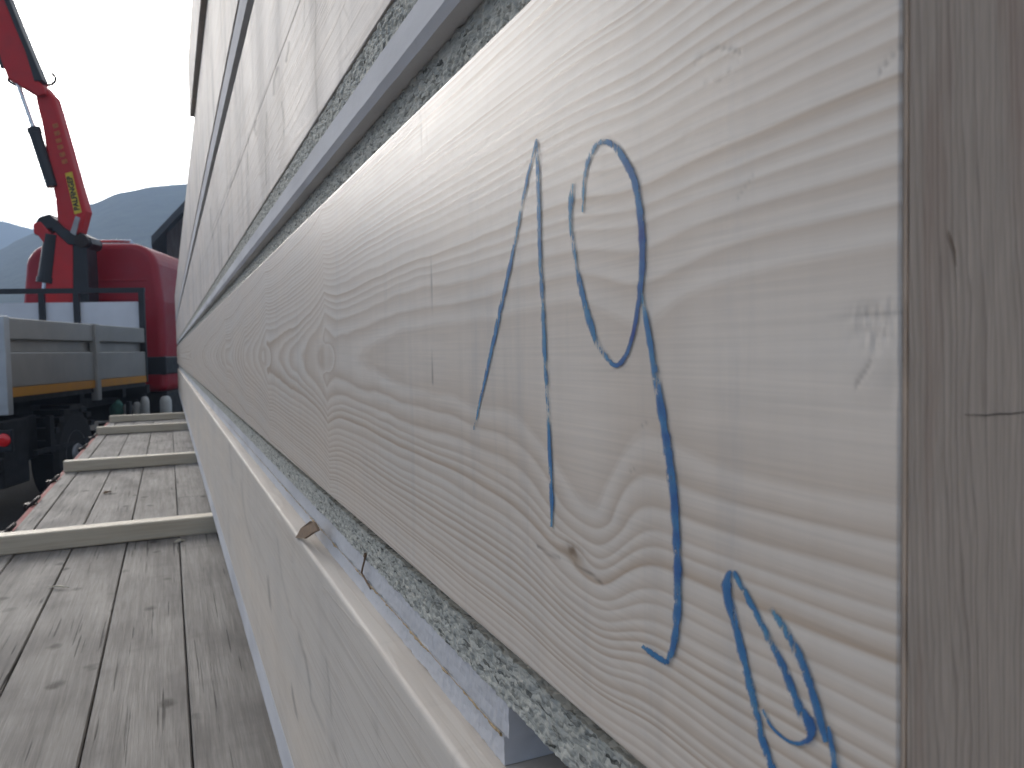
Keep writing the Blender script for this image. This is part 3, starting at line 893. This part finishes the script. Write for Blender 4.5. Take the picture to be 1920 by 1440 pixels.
def scarred(z0, z1, t, mat, scars, x=D + 0.0004, rad=0.0010):
    ys = ygrid(620); rows = 46
    m = MB(); sc = []
    def fn(i, j):
        if j == 0: p = Vector((D + 0.085, ys[i], z0))
        elif j == rows + 1: p = Vector((D + 0.085, ys[i], z1))
        else:
            z = z0 + (z1 - z0) * (j - 1) / (rows - 1)
            e = min(z - z0, z1 - z)
            if j in (1, 2, 3, 4, rows - 3, rows - 2, rows - 1, rows):   # rounded arrises
                a = (min(j, rows + 1 - j) - 1) / 4 * math.pi / 2
                e = rad * (1 - math.cos(a)); z = z0 + rad * (1 - math.cos(a)) if j < 9 else z1 - rad * (1 - math.cos(a))
                dx = rad * (1 - math.sin(a))
            else:
                z = z0 + rad + (z1 - z0 - 2 * rad) * (j - 5) / (rows - 9); dx = 0.0
            p = Vector((x + dx + 0.0003 * mnoise.noise(Vector((ys[i] * 2.2, z * 9, x))), ys[i], z))
        px = to_px(p)
        v = 0.0
        if 0 < j < rows + 1 and px[1] > -60:
            for pl, w_, st in scars:
                if min(q[0] for q in pl) - 12 < px[0] < max(q[0] for q in pl) + 12:
                    d = min(seg_dist(px, a, b) for a, b in zip(pl[:-1], pl[1:]))
                    v = max(v, st * max(0.0, 1.25 - d / w_))
        sc.append(min(1.0, v))
        return p
    b = m.grid(len(ys), rows + 2, fn); n = rows + 2; L = len(ys)
    m.f.append(tuple(b + j for j in range(n))); m.f.append(tuple(b + (L - 1) * n + j for j in reversed(range(n))))
    m.f += [(b + i * n + n - 1, b + (i + 1) * n + n - 1, b + (i + 1) * n, b + i * n) for i in range(L - 1)]
    m.a["scar"] = sc
    o = m.build("edge_beam", mat, t)
    for p in o.data.polygons: p.use_smooth = len(p.vertices) == 4
    return o
LOW_SCARS = [([(560, 1193), (572, 1230), (583, 1293)], 2.6, 0.45), ([(612, 1240), (618, 1290), (622, 1350)], 2.0, 0.30), ([(547, 1290), (555, 1337)], 2.2, 0.6), ([(583, 1308), (610, 1370), (650, 1440)], 2.2, 0.32),
             ([(502, 1081), (504, 1105), (507, 1138)], 2.2, 0.55), ([(548, 1300), (557, 1345)], 2.0, 0.5), ([(452, 900), (458, 960), (470, 1010)], 1.8, 0.25), ([(430, 835), (436, 900)], 1.6, 0.22), ([(520, 1010), (528, 1080), (545, 1150)], 1.8, 0.22), ([(690, 1330), (720, 1400), (750, 1450)], 2.2, 0.2)]
# lower panel
ZLT = -1.640 * D; ZLB = -4.140 * D
tl = panel("timber_panel", "bottom spruce panel of the stack, plain cream face below the numbered panel", ZLB, ZLT, None)
scarred(ZLB, ZLT, tl, M["face_low"], LOW_SCARS, x=D, rad=0.0032)
m = MB(); m.box(D + 0.0852, D + DEPTH, Y0 + 0.004, Y1 - 0.004, ZLB + 0.002, ZLT - 0.002)
m.build("core", M["core"], tl)
m = MB(); strip(m, D, -4.590 * D, ZLB - 0.0004, 300, 3, 0.0004, 5.0, depth=0.06, edge=0.0008)
m.build("base_strip", M["gypsum"], tl)

# upper panel
ZC0 = 1.619 * D
tc = panel("timber_panel", "grimy spruce panel above the numbered one, with drip marks and a glued seam", ZC0, 3.86 * D, None)
scarred(ZC0, 2.640 * D, tc, M["face_up"], UP_SCARS)
scarred(2.6405 * D, 3.86 * D, tc, M["face_up"], UP_SCARS)
m = MB(); m.box(D + 0.0852, D + DEPTH, Y0 + 0.004, Y1, ZC0 + 0.002, 3.85 * D); m.build("core", M["core"], tc)
m = MB(); strip(m, D * 1.014, 1.452 * D, ZC0 - 0.0004, 900, 20, 0.0010, 6.0, depth=0.07)
m.build("fibre_board", M["fibre"], tc)

# top panels
ZD0 = 4.60 * D; ZD1 = 7.243 * D
td = panel("timber_panel", "tall spruce panel high in the stack, its upper edge against the sky", ZD0, ZD1, None)
beam(td, ZD0, ZD1, M["face_up"], round_=0.0015)
EX = D * 0.875
te = panel("timber_panel", "short spruce panel on top of the stack, jutting slightly over the one beneath", ZD1 + 0.004, 9.0 * D, None, x=EX)
beam(te, ZD1 + 0.004, 8.95 * D, M["face_up"], x=EX, y1=25.9 * D, round_=0.0015)

# pale strips between the panels
ts = thing("spacer_strip", (D, Y0, 1.268 * D), "long pale lilac strip with sloping lower edge above the numbered panel", "spacer strip", "pale strips between the panels")
ys = ygrid(260)
m = MB()
prof = [(D * 1.30, 1.452 * D), (D * 0.999, 1.448 * D), (D * 0.999, 1.312 * D), (D * 1.022, 1.272 * D), (D * 1.30, 1.270 * D)]
b = m.grid(len(ys), len(prof), lambda i, j: (prof[j][0], ys[i], prof[j][1] + (0.0004 * mnoise.noise(Vector((ys[i] * 30, j, 0))) if 0 < j < 4 else 0)))
n = len(prof)
m.f.append(tuple(b + j for j in range(n))); m.f.append(tuple(b + (len(ys) - 1) * n + j for j in reversed(range(n))))
m.f += [(b + i * n + n - 1, b + (i + 1) * n + n - 1, b + (i + 1) * n, b + i * n) for i in range(len(ys) - 1)]
m.build("strip_body", M["gypsum"], ts)

tu = thing("spacer_strip", (D, Y0, 3.87 * D), "pale strip in the high narrow joint near the top of the stack", "spacer strip", "pale strips between the panels")
m = MB(); strip(m, D * 0.998, 4.13 * D, 4.49 * D, 120, 2, depth=0.10)
m.build("strip_body", M["gypsum"], tu)
m = MB(); strip(m, D * 1.10, 3.862 * D, 4.128 * D, 120, 2, depth=0.09); strip(m, D * 1.09, 4.492 * D, 4.598 * D, 120, 2, depth=0.09)
m.build("packing", M["fibre"], tu)

YE = on_x(953, 1374, D * 1.153).y         # the two lower strips stop short of the panel's end
XS = D * 1.150
for nm, lb, za, zb, sd_, ye in (("spacer_strip", "upper of two ragged lilac strips lying under the numbered panel", -1.514, -1.367, 11.0, YE), ("spacer_strip", "lower of two ragged lilac strips, lying on the bottom panel", -1.638, -1.523, 14.0, YE + 0.004)):
    tz = thing(nm, (XS, ye, za * D), lb, "spacer strip", "pale strips between the panels")
    m = MB(); strip(m, XS + (0.0006 if sd_ == 11 else 0), za * D, zb * D, 700, 8, 0.00035, sd_, y0=ye, depth=0.09, edge=0.0013)
    m.build("strip_body", M["gypsum"], tz)
    if sd_ == 11:
        m = MB()                          # frayed fibres caught in the seam
        yy = ygrid(420, ye + 0.006, 2.2)
        nb = 5
        def fray(i, j):
            y = yy[i]
            q = max(0.0, mnoise.noise(Vector((y * 55, 1.3, 0))) * 1.2 + 0.9 * mnoise.noise(Vector((y * 240, 4.3, 0))))
            rr = 0.00022 + 0.0011 * q * (1.0 if y < 1.0 else 0.5)
            a = 2 * math.pi * j / nb
            return (XS - 0.0002 - rr * 0.6 + rr * 0.8 * math.cos(a), y + 0.0015 * math.sin(a + i), za * D - 0.0004 + 0.0008 * mnoise.noise(Vector((y * 90, 8.1, 0))) + rr * 0.7 * math.sin(a))
        b0 = m.grid(len(yy), nb, fray)
        m.f += [(b0 + i * nb + nb - 1, b0 + (i + 1) * nb + nb - 1, b0 + (i + 1) * nb, b0 + i * nb) for i in range(len(yy) - 1)]
        m.build("frayed_fibre", M["straw"], tz)

# ------------------------------------------------------------------ bits and pieces
def chip(name, label, pts, thick, mat, cat):
    m = MB()
    n = len(pts)
    ctr = sum(pts, Vector()) / n
    t = (pts[1] - pts[0]).cross(pts[2] - pts[0]).normalized() * thick
    m.prism(pts, -t, t)
    m2 = MB(); m2.v = [v - Vector((0, 0, 0)) for v in m.v]; m2.f = m.f
    o = m2.build(name, mat)
    tag(o, label, cat)
    return o
pz = ZLT + 0.001
c = on_x(575, 1000, D * 1.0)
chip("wood_chip", "small brown wood chip perched on the rounded top edge of the bottom panel", [on_x(556, 1009, D * 0.995), on_x(566, 991, D * 1.01), on_x(584, 977, D * 1.02), on_x(590, 979, D * 1.03), on_x(598, 994, D * 1.03), on_x(588, 999, D * 1.01), on_x(572, 1010, D * 0.997)], 0.0012, M["splinter"], "wood chip")
m = MB()
pts = [on_x(685, 1040, XS - 0.001), on_x(683, 1052, XS - 0.003), on_x(680, 1064, XS - 0.003), on_x(678, 1074, XS - 0.002), on_x(688, 1092, XS - 0.0015), on_x(695, 1104, XS - 0.001)]
m.path(pts, 0.0007, 6); m.tube(on_x(686, 1038, XS - 0.0015), on_x(684, 1044, XS - 0.002), 0.0014, 0.0012, 6)
tag(m.build("splinter", M["splinter"]), "thin bent brown splinter caught on the ragged lilac strips", "splinter")
def lying(name, label, cat, px0, py0, px1, py1, w_, hgt, mat):
    a = on_z(px0, py0, DZ + hgt * 0.6 + 0.001); b = on_z(px1, py1, DZ + hgt * 0.6 + 0.001)
    d = (b - a).normalized(); nrm = Vector((-d.y, d.x, 0)) * w_
    m = MB()
    mid = (a + b) / 2 + Vector((0, 0, hgt))
    m.add([a, mid + nrm, b, mid - nrm, a - Vector((0, 0, hgt * .5)), mid + nrm - Vector((0, 0, hgt)), b - Vector((0, 0, hgt * .5)), mid - nrm - Vector((0, 0, hgt))],
          [(0, 1, 2, 3), (7, 6, 5, 4), (0, 4, 5, 1), (1, 5, 6, 2), (2, 6, 7, 3), (3, 7, 4, 0)])
    tag(m.build(name, mat), label, cat)
lying("wood_chip", "dark curled chip on the deck between the two nearest battens", "wood chip", 193, 925, 209, 921, 0.012, 0.006, M["splinter"])
lying("wood_sliver", "pale wood sliver lying across a deck seam in the foreground", "wood sliver", 90, 1100, 130, 1101, 0.003, 0.004, M["pale"])
lying("wood_shaving", "white shaving on the deck right below the nearest batten", "wood shaving", 327, 1016, 348, 1012, 0.008, 0.006, M["pale"])

# ------------------------------------------------------------------ crane truck
TA = R(17.2)
T0 = Vector((-1.47, 8.96, 0.0))
tf = Vector((math.sin(TA), math.cos(TA), 0)); tr_ = Vector((math.cos(TA), -math.sin(TA), 0))
def tl_(px, py, yl):                      # point of the photograph on the truck's cross plane yl, in truck coordinates
    d = ray(px, py)
    t = (yl + T0.dot(tf)) / d.dot(tf)
    p = d * t - T0
    return Vector((p.dot(tr_), p.dot(tf), p.z))

def truck():
    t = thing("crane_truck", (T0.x, T0.y, 0), "red crane truck with grey aluminium dropside bed and folded red loader crane", "truck", rz=-TA, local=True)
    G = GROUND
    BL = 3.95                              # bed length
    zb, ztop = -0.39, 0.405
    # bed
    m = MB(); m.box(-2.48, -0.02, 0.02, BL, zb - 0.06, zb + 0.0); m.build("bed_floor", M["chassis"], t)
    def side(xo, s):
        m = MB()
        x0, x1 = (xo - 0.09, xo) if s > 0 else (xo, xo + 0.09)
        hh = ztop - zb
        xi = x1 - 0.07 if s > 0 else x0 + 0.07
        m.box(x0, x1, 0.06, BL, zb + 0.73 * hh, ztop)
        m.box(*(sorted((x0 if s > 0 else x1, xi))), 0.06, BL, zb + 0.565 * hh, zb + 0.7299 * hh)
        m.box(x0, x1, 0.06, BL, zb + 0.12 * hh, zb + 0.5649 * hh)
        o = m.build("dropside", M["alu"], t, bevel=0.014)
        k = MB(); k.box(x0 + 0.003, x1 + 0.003 if s > 0 else x1 - 0.003, 0.06, BL, zb - 0.0, zb + 0.1195 * hh)
        subpart(k.build("marking_strip", M["orange"], t), o)
        for yy in (2.16,):
            k = MB(); k.box(xo - 0.05, xo + 0.035, yy - 0.055, yy + 0.055, zb - 0.16, ztop + 0.006)
            k.build("stake_post", M["alu"], t, bevel=0.008)
        k = MB(); k.box(xo - 0.06, xo + 0.04, -0.05, 0.055, zb - 0.17, ztop + 0.01)
        k.build("corner_post", M["alu_light"], t, bevel=0.01)
    side(0.0, 1); side(-2.5, -1)
    m = MB(); m.box(-2.44, -0.062, -0.02, 0.02, zb, ztop); m.build("tailgate", M["alu"], t, bevel=0.006)
    # headboard and its frame
    m = MB(); m.box(-2.50, tl_(266, 600, BL + 0.06).x, BL + 0.03, BL + 0.08, zb, tl_(150, 567, BL + 0.06).z); m.build("headboard", M["white"], t)
    m = MB()
    zt = tl_(150, 545, BL + 0.02).z; x1 = tl_(267, 560, BL + 0.02).x
    for px in (80, 145, 267):
        xx = tl_(px, 580, BL + 0.02).x
        m.box(xx - 0.04, xx + 0.04, BL - 0.02, BL + 0.0295, zb, zt - 0.0405)
    m.box(-2.52, x1 + 0.04, BL - 0.02, BL + 0.0295, zt - 0.04, zt + 0.035)
    m.box(-2.52, -2.44, BL - 0.02, BL + 0.0295, zb, zt - 0.0405)
    m.build("headboard_frame", M["black"], t)
    # frame, guards
    m = MB()
    for xx in (-1.65, -0.85): m.box(xx - 0.05, xx + 0.05, -0.1, 7.4, zb - 0.36, zb - 0.0605)
    for yy in (0.4, 2.2, 3.6, 4.6, 6.0): m.box(-2.3, -0.2, yy - 0.06, yy + 0.06, zb - 0.20, zb - 0.061)
    m.box(-2.4, -0.15, -0.05, 0.9, zb - 0.70, zb - 0.23)
    m.build("chassis", M["chassis"], t)
    m = MB(); m.box(-0.06, -0.01, 0.9, 1.0, -1.05, -0.64); m.box(-0.06, -0.01, 0.6, 3.4, -1.035, -0.985); m.box(-0.06, -0.01, 3.25, 3.35, -1.05, -0.64)
    m.build("side_guard", M["chassis"], t)
    m = MB(); m.box(-0.40, -0.07, 0.03, 0.55, -1.30, -0.62); m.box(-2.45, -0.05, -0.08, 0.028, -1.12, -0.98); m.build("rear_bumper", M["chassis"], t, bevel=0.02)
    for xx in (-0.13, -2.37):
        m = MB(); m.box(xx - 0.17, xx + 0.19, -0.06, -0.001, -0.92, -0.70); o = m.build("tail_light", M["black"], t, bevel=0.01)
        k = MB(); k.lathe((xx + 0.12, -0.075, -0.80), (0, 1, 0), [(-0.01, 0.03), (0.0, 0.062), (0.012, 0.066)], 20); k.lathe((xx - 0.07, -0.075, -0.80), (0, 1, 0), [(-0.01, 0.03), (0.0, 0.062), (0.012, 0.066)], 20)
        subpart(k.build("lens", M["lens"], t), o)
    # wheels
    def wheel(x, y, s):
        r = 0.54
        m = MB(); m.lathe((x, y, G + r), (s, 0, 0), [(0.0, 0.28), (0.0, 0.45), (-0.03, r), (-0.26, r), (-0.30, 0.45), (-0.30, 0.28)], 44)
        o = m.build("wheel", M["rubber"], t)
        k = MB(); k.lathe((x, y, G + r), (s, 0, 0), [(0.03, 0.05), (0.03, 0.11), (-0.05, 0.14), (-0.07, 0.20), (0.004, 0.275), (-0.29, 0.275)], 32)
        subpart(k.build("rim", M["rim"], t), o)
        return o
    for y in (1.55, 6.3):
        wheel(-0.02, y, 1); wheel(-2.48, y, -1)
    for y in (1.55,):
        for xa, xb in ((-0.34, -0.01), (-2.49, -2.16)):
            m = MB(); prv = None
            for k in range(13):
                a = math.pi * k / 12
                p = (y + 0.60 * math.cos(a), G + 0.5 + 0.60 * math.sin(a))
                if prv: m.box(xa, xb, min(p[0], prv[0]), max(p[0], prv[0]), (p[1] + prv[1]) / 2 - 0.03, (p[1] + prv[1]) / 2 + 0.03)
                prv = p
            m.build("mudguard", M["chassis"], t)
    # cab
    cy0, cy1 = 4.95, 7.2
    zr = tl_(190, 455, cy0).z
    xl, xr = tl_(40, 560, cy0).x, tl_(305, 560, cy0).x
    zlow = tl_(300, 735, cy0).z
    prof = [(xl, zlow), (xr, zlow), (xr, zr - 0.95)]
    rr = 0.42
    for k in range(9):
        a = math.pi / 2 * k / 8
        prof.append((xr - 0.06 - rr + rr * math.cos(a), zr - rr + rr * math.sin(a)))
    for k in range(9):
        a = math.pi / 2 + math.pi / 2 * k / 8
        prof.append((xl + 0.06 + rr + rr * math.cos(a), zr - rr + rr * math.sin(a)))
    prof.append((xl, zr - 0.95))
    m = MB(); m.prism([(x, cy0, z) for x, z in prof], (0, 0, 0), (0, cy1 - cy0, 0))
    cab = m.build("cab", M["red"], t, bevel=0.10, seg=4)
    for p in cab.data.polygons: p.use_smooth = False
    zb1, zb2 = tl_(320, 668, cy0).z, tl_(320, 702, cy0).z
    k = MB(); k.box(xl - 0.012, xr + 0.014, cy0 - 0.012, cy1 + 0.012, zb2, zb1); subpart(k.build("trim_band", M["black"], t, bevel=0.02), cab)
    k = MB(); k.box(xr + 0.001, xr + 0.012, cy0 + 1.0, cy1 - 0.25, 0.35, 1.05); k.box(xl + 0.15, xr - 0.15, cy1 + 0.001, cy1 + 0.012, 0.30, 1.15); subpart(k.build("window", M["glass"], t), cab)
    k = MB()
    for zz in (zr - 0.60, zr - 0.90): k.box(xl + 0.22, xr - 0.22, cy0 - 0.012, cy0 - 0.001, zz - 0.016, zz + 0.016)
    subpart(k.build("rear_rib", M["red"], t, bevel=0.005), cab)
    k = MB(); k.tube((xl + 0.5, cy0 + 0.16, zr + 0.045), (xr - 0.5, cy0 + 0.16, zr + 0.045), 0.028, n=10)
    for xx in (xl + 0.5, (xl + xr) / 2, xr - 0.5): k.tube((xx, cy0 + 0.16, zr - 0.02), (xx, cy0 + 0.16, zr + 0.05), 0.028, n=10)
    subpart(k.build("roof_bar", M["steel"], t), cab)
    m = MB(); m.box(xl + 0.05, xr - 0.02, cy0 + 0.1, cy1 - 0.02, zlow - 0.45, zlow - 0.001); m.build("cab_step", M["chassis"], t, bevel=0.02)
    m = MB(); m.box(-0.75, -0.03, 4.05, 4.93, -1.06, -1.00); m.build("side_shelf", M["chassis"], t)
    # ---- loader crane
    yc = 4.45
    def poly(name, pts, mat, thick, y=yc, bevel=0.02, parent=None):
        m = MB()
        m.prism([tl_(px, py, y) for px, py in pts], (0, -thick / 2, 0), (0, thick / 2, 0))
        o = m.build(name, mat, t, bevel=bevel)
        return o
    m = MB(); p0 = tl_(130, 600, yc)
    m.box(p0.x - 0.45, p0.x + 0.45, yc - 0.38, yc + 0.38, zb - 0.35, zb + 0.35)
    m.build("crane_base", M["chassis"], t, bevel=0.03)
    poly("crane_column", [(98, 660), (98, 470), (112, 440), (146, 440), (148, 470), (148, 660)], M["crane"], 0.42)
    poly("column_cover", [(146, 660), (146, 455), (172, 462), (176, 540), (178, 660)], M["black"], 0.40)
    b1 = poly("main_boom", [(115, 425), (110, 375), (97, 308), (86, 240), (74, 190), (76, 170), (92, 168), (108, 186), (124, 240), (142, 305), (158, 362), (168, 398), (157, 440), (138, 446)], M["crane"], 0.26, yc - 0.02, 0.035)
    # lower elbow: side plates, pins, lever
    poly("elbow_lever", [(76, 430), (86, 412), (106, 406), (130, 430), (158, 446), (160, 464), (140, 462), (108, 432), (92, 436), (84, 446), (78, 444)], M["black"], 0.46, yc, 0.015)
    poly("elbow_bracket", [(77, 424), (90, 420), (112, 446), (110, 470), (98, 462), (86, 446), (78, 442)], M["crane"], 0.50, yc, 0.015)
    m = MB(); c = tl_(166, 456, yc); m.lathe((c.x, yc, c.z), (0, 1, 0), [(-0.27, 0.03), (-0.27, 0.10), (0.27, 0.10), (0.27, 0.03)], 20); m.build("pivot_pin", M["iron"], t)
    m = MB(); m.prism([tl_(x, y, yc - 0.25) for x, y in [(132, 436), (142, 405), (150, 408), (142, 442)]], (0, -0.01, 0), (0, 0.01, 0)); m.build("boom_plate", M["rim"], t)
    poly("pivot_knuckle", [(150, 470), (158, 438), (178, 448), (182, 460), (172, 470)], M["black"], 0.36, yc, 0.015)
    # upper folded boom
    poly("outer_boom", [(-104, -160), (-44, -160), (10, -20), (38, 50), (60, 100), (82, 152), (76, 172), (46, 166), (26, 156), (6, 104), (-16, 50), (-36, 0)], M["crane"], 0.36, yc - 0.05, 0.03)
    poly("boom_dark_band", [(-48, -160), (-40, -160), (22, 0), (42, 50), (63, 100), (86, 155), (70, 156), (53, 100), (32, 50), (12, 0)], M["black"], 0.20, yc - 0.14, 0.01)  # black band set along the right edge of the outer boom
    poly("boom_knuckle", [(44, 164), (84, 160), (94, 172), (96, 184), (82, 188), (70, 178), (54, 172)], M["crane"], 0.40, yc - 0.03, 0.015)
    # hook and eye
    m = MB(); pts = [tl_(x, y, yc) for x, y in [(90, 160), (98, 158), (104, 152), (104, 145), (100, 140), (97, 138)]]; m.path(pts, 0.02, 8); m.build("hook", M["iron"], t)
    m = MB(); pts = [tl_(x, y, yc) for x, y in [(30, 160), (22, 156), (16, 152), (16, 146), (20, 142)]]; m.path(pts, 0.02, 8); m.build("hose_bracket", M["iron"], t)
    # boom cylinder with bright rod
    def cyl(a, b, c, r, rr_):
        A, B, C = tl_(*a, yc - 0.16), tl_(*b, yc - 0.16), tl_(*c, yc - 0.16)
        m = MB(); m.tube(B, C, r, r * 0.9, 18); m.lathe(B, C - B, [(-0.02, r * 1.1), (0.06, r * 1.1)], 18); o = m.build("boom_cylinder", M["black"], t)
        k = MB(); k.tube(A, B, rr_, rr_, 14); subpart(k.build("rod", M["steel"], t), o)
    cyl((31, 150), (64, 243), (98, 350), 0.085, 0.032)
    cyl((84, 546), (86, 528), (97, 440), 0.115, 0.045)
    m = MB(); m.path([tl_(x, y, yc - 0.2) for x, y in [(0, 100), (2, 118), (5, 128), (3, 118)]], 0.03, 8); m.build("hose", M["black"], t)
    # yellow label with lettering, set on the boom's rear face
    yp = yc - 0.02 - 0.13
    pl = [tl_(x, y, yp - 0.006) for x, y in [(122, 325), (135, 322), (153, 398), (140, 402)]]
    m = MB(); m.prism(pl, (0, -0.002, 0), (0, 0.004, 0)); lab = m.build("label_plate", M["yellow"], t)
    a = (pl[0] + pl[1]) / 2; b_ = (pl[2] + pl[3]) / 2
    def text(body, p, q, size, mat, y, parent):
        cu = bpy.data.curves.new("lettering", 'FONT'); cu.body = body; cu.size = size; cu.align_x = 'CENTER'; cu.align_y = 'CENTER'; cu.extrude = 0.001; cu.offset = 0.004
        o = bpy.data.objects.new("lettering", cu); col.objects.link(o)
        dg = bpy.context.evaluated_depsgraph_get()
        me = bpy.data.meshes.new_from_object(o.evaluated_get(dg))
        bpy.data.objects.remove(o)
        me.materials.append(mat)
        o = bpy.data.objects.new("lettering", me); col.objects.link(o)
        d = (q - p); ang = math.atan2(d.z, d.x)
        mid = (p + q) / 2
        me.transform(Matrix.Translation((mid.x, y, mid.z)) @ Matrix.Rotation(R(90), 4, 'X') @ Matrix.Rotation(ang, 4, 'Z'))
        o.parent = parent
        return o
    text("PALFINGER", b_, a, 0.105, M["black"], yp - 0.010, lab)
    # worn yellow marks further up the boom, too faded to read
    for k, (mx, my) in enumerate([(104, 236), (107, 250), (110, 264), (113, 276), (117, 290), (121, 303)]):
        c = tl_(mx, my, yp - 0.004)
        m = MB(); m.prism([c + Vector((dx, 0, dz)) for dx, dz in [(-0.045, 0.02), (0.03, 0.045), (0.045, -0.01), (0.01, -0.03), (-0.03, -0.035)]], (0, -0.002, 0), (0, 0.003, 0))
        subpart(m.build("faded_mark", M["faded"], t), b1)
    return t
truck_o = truck()

# canisters on the shelf between bed and cab
def put(px, py, yl):
    p = tl_(px, py, yl)
    return T0 + tr_ * p.x + tf * p.y + Vector((0, 0, p.z))
shelf_z = -1.0
for k, (px, wd, hh, lab) in enumerate([(240, 0.075, 0.30, "short grey-white canister beside the green sheet on the truck shelf"), (257, 0.055, 0.33, "narrow white canister, second in the row on the truck shelf"), (272, 0.062, 0.42, "tall white canister, third in the row on the truck shelf"), (311, 0.085, 0.42, "wide pale canister standing alone close to the red cab")]):
    p = put(px, 760, 4.3)
    tz = thing("canister", (p.x, p.y, shelf_z), lab, "canister", "canisters on the truck's side shelf")
    m = MB(); m.lathe((p.x, p.y, shelf_z), (0, 0, 1), [(0, wd * 0.9), (0.02, wd), (hh * 0.72, wd), (hh * 0.85, wd * 0.75), (hh * 0.9, wd * 0.35)], 20); m.build("bottle_body", M["plastic"], tz, smooth=True)
    m = MB(); m.lathe((p.x, p.y, shelf_z + hh * 0.9), (0, 0, 1), [(0, wd * 0.4), (hh * 0.09, wd * 0.4)], 14); m.build("cap", M["black"], tz)
p = put(221, 760, 4.3)
m = MB()
nu, nv = 24, 14
def sack(i, j):
    a = 2 * math.pi * i / (nu - 1); e = math.pi * j / (nv - 1) - math.pi / 2
    k = 1 + 0.25 * mnoise.noise(Vector((math.cos(a) * 1.7, math.sin(a) * 1.7, e * 1.6)))
    return (p.x + 0.11 * k * math.cos(a) * math.cos(e), p.y + 0.10 * k * math.sin(a) * math.cos(e), shelf_z + 0.155 + 0.155 * k * math.sin(e) * 0.98)
m.grid(nu, nv, sack)
tag(m.build("tarpaulin_bundle", M["green"], smooth=True), "crumpled green tarpaulin bundle on the truck shelf left of the canisters", "tarpaulin")

# ------------------------------------------------------------------ air between here and the hills
hz = bpy.data.materials.new("valley_haze")
hz.use_nodes = True
ht = hz.node_tree
ht.nodes.clear()
ho = ht.nodes.new("ShaderNodeOutputMaterial"); hv = ht.nodes.new("ShaderNodeVolumePrincipled")
hv.inputs["Color"].default_value = (0.58, 0.74, 0.97, 1)
hv.inputs["Density"].default_value = 0.0019
ht.links.new(hv.outputs[0], ho.inputs["Volume"])
m = MB(); m.box(-1420, 1420, -1420, 1420, GROUND - 3, 185)
tag(m.build("haze", hz), kind="stuff")
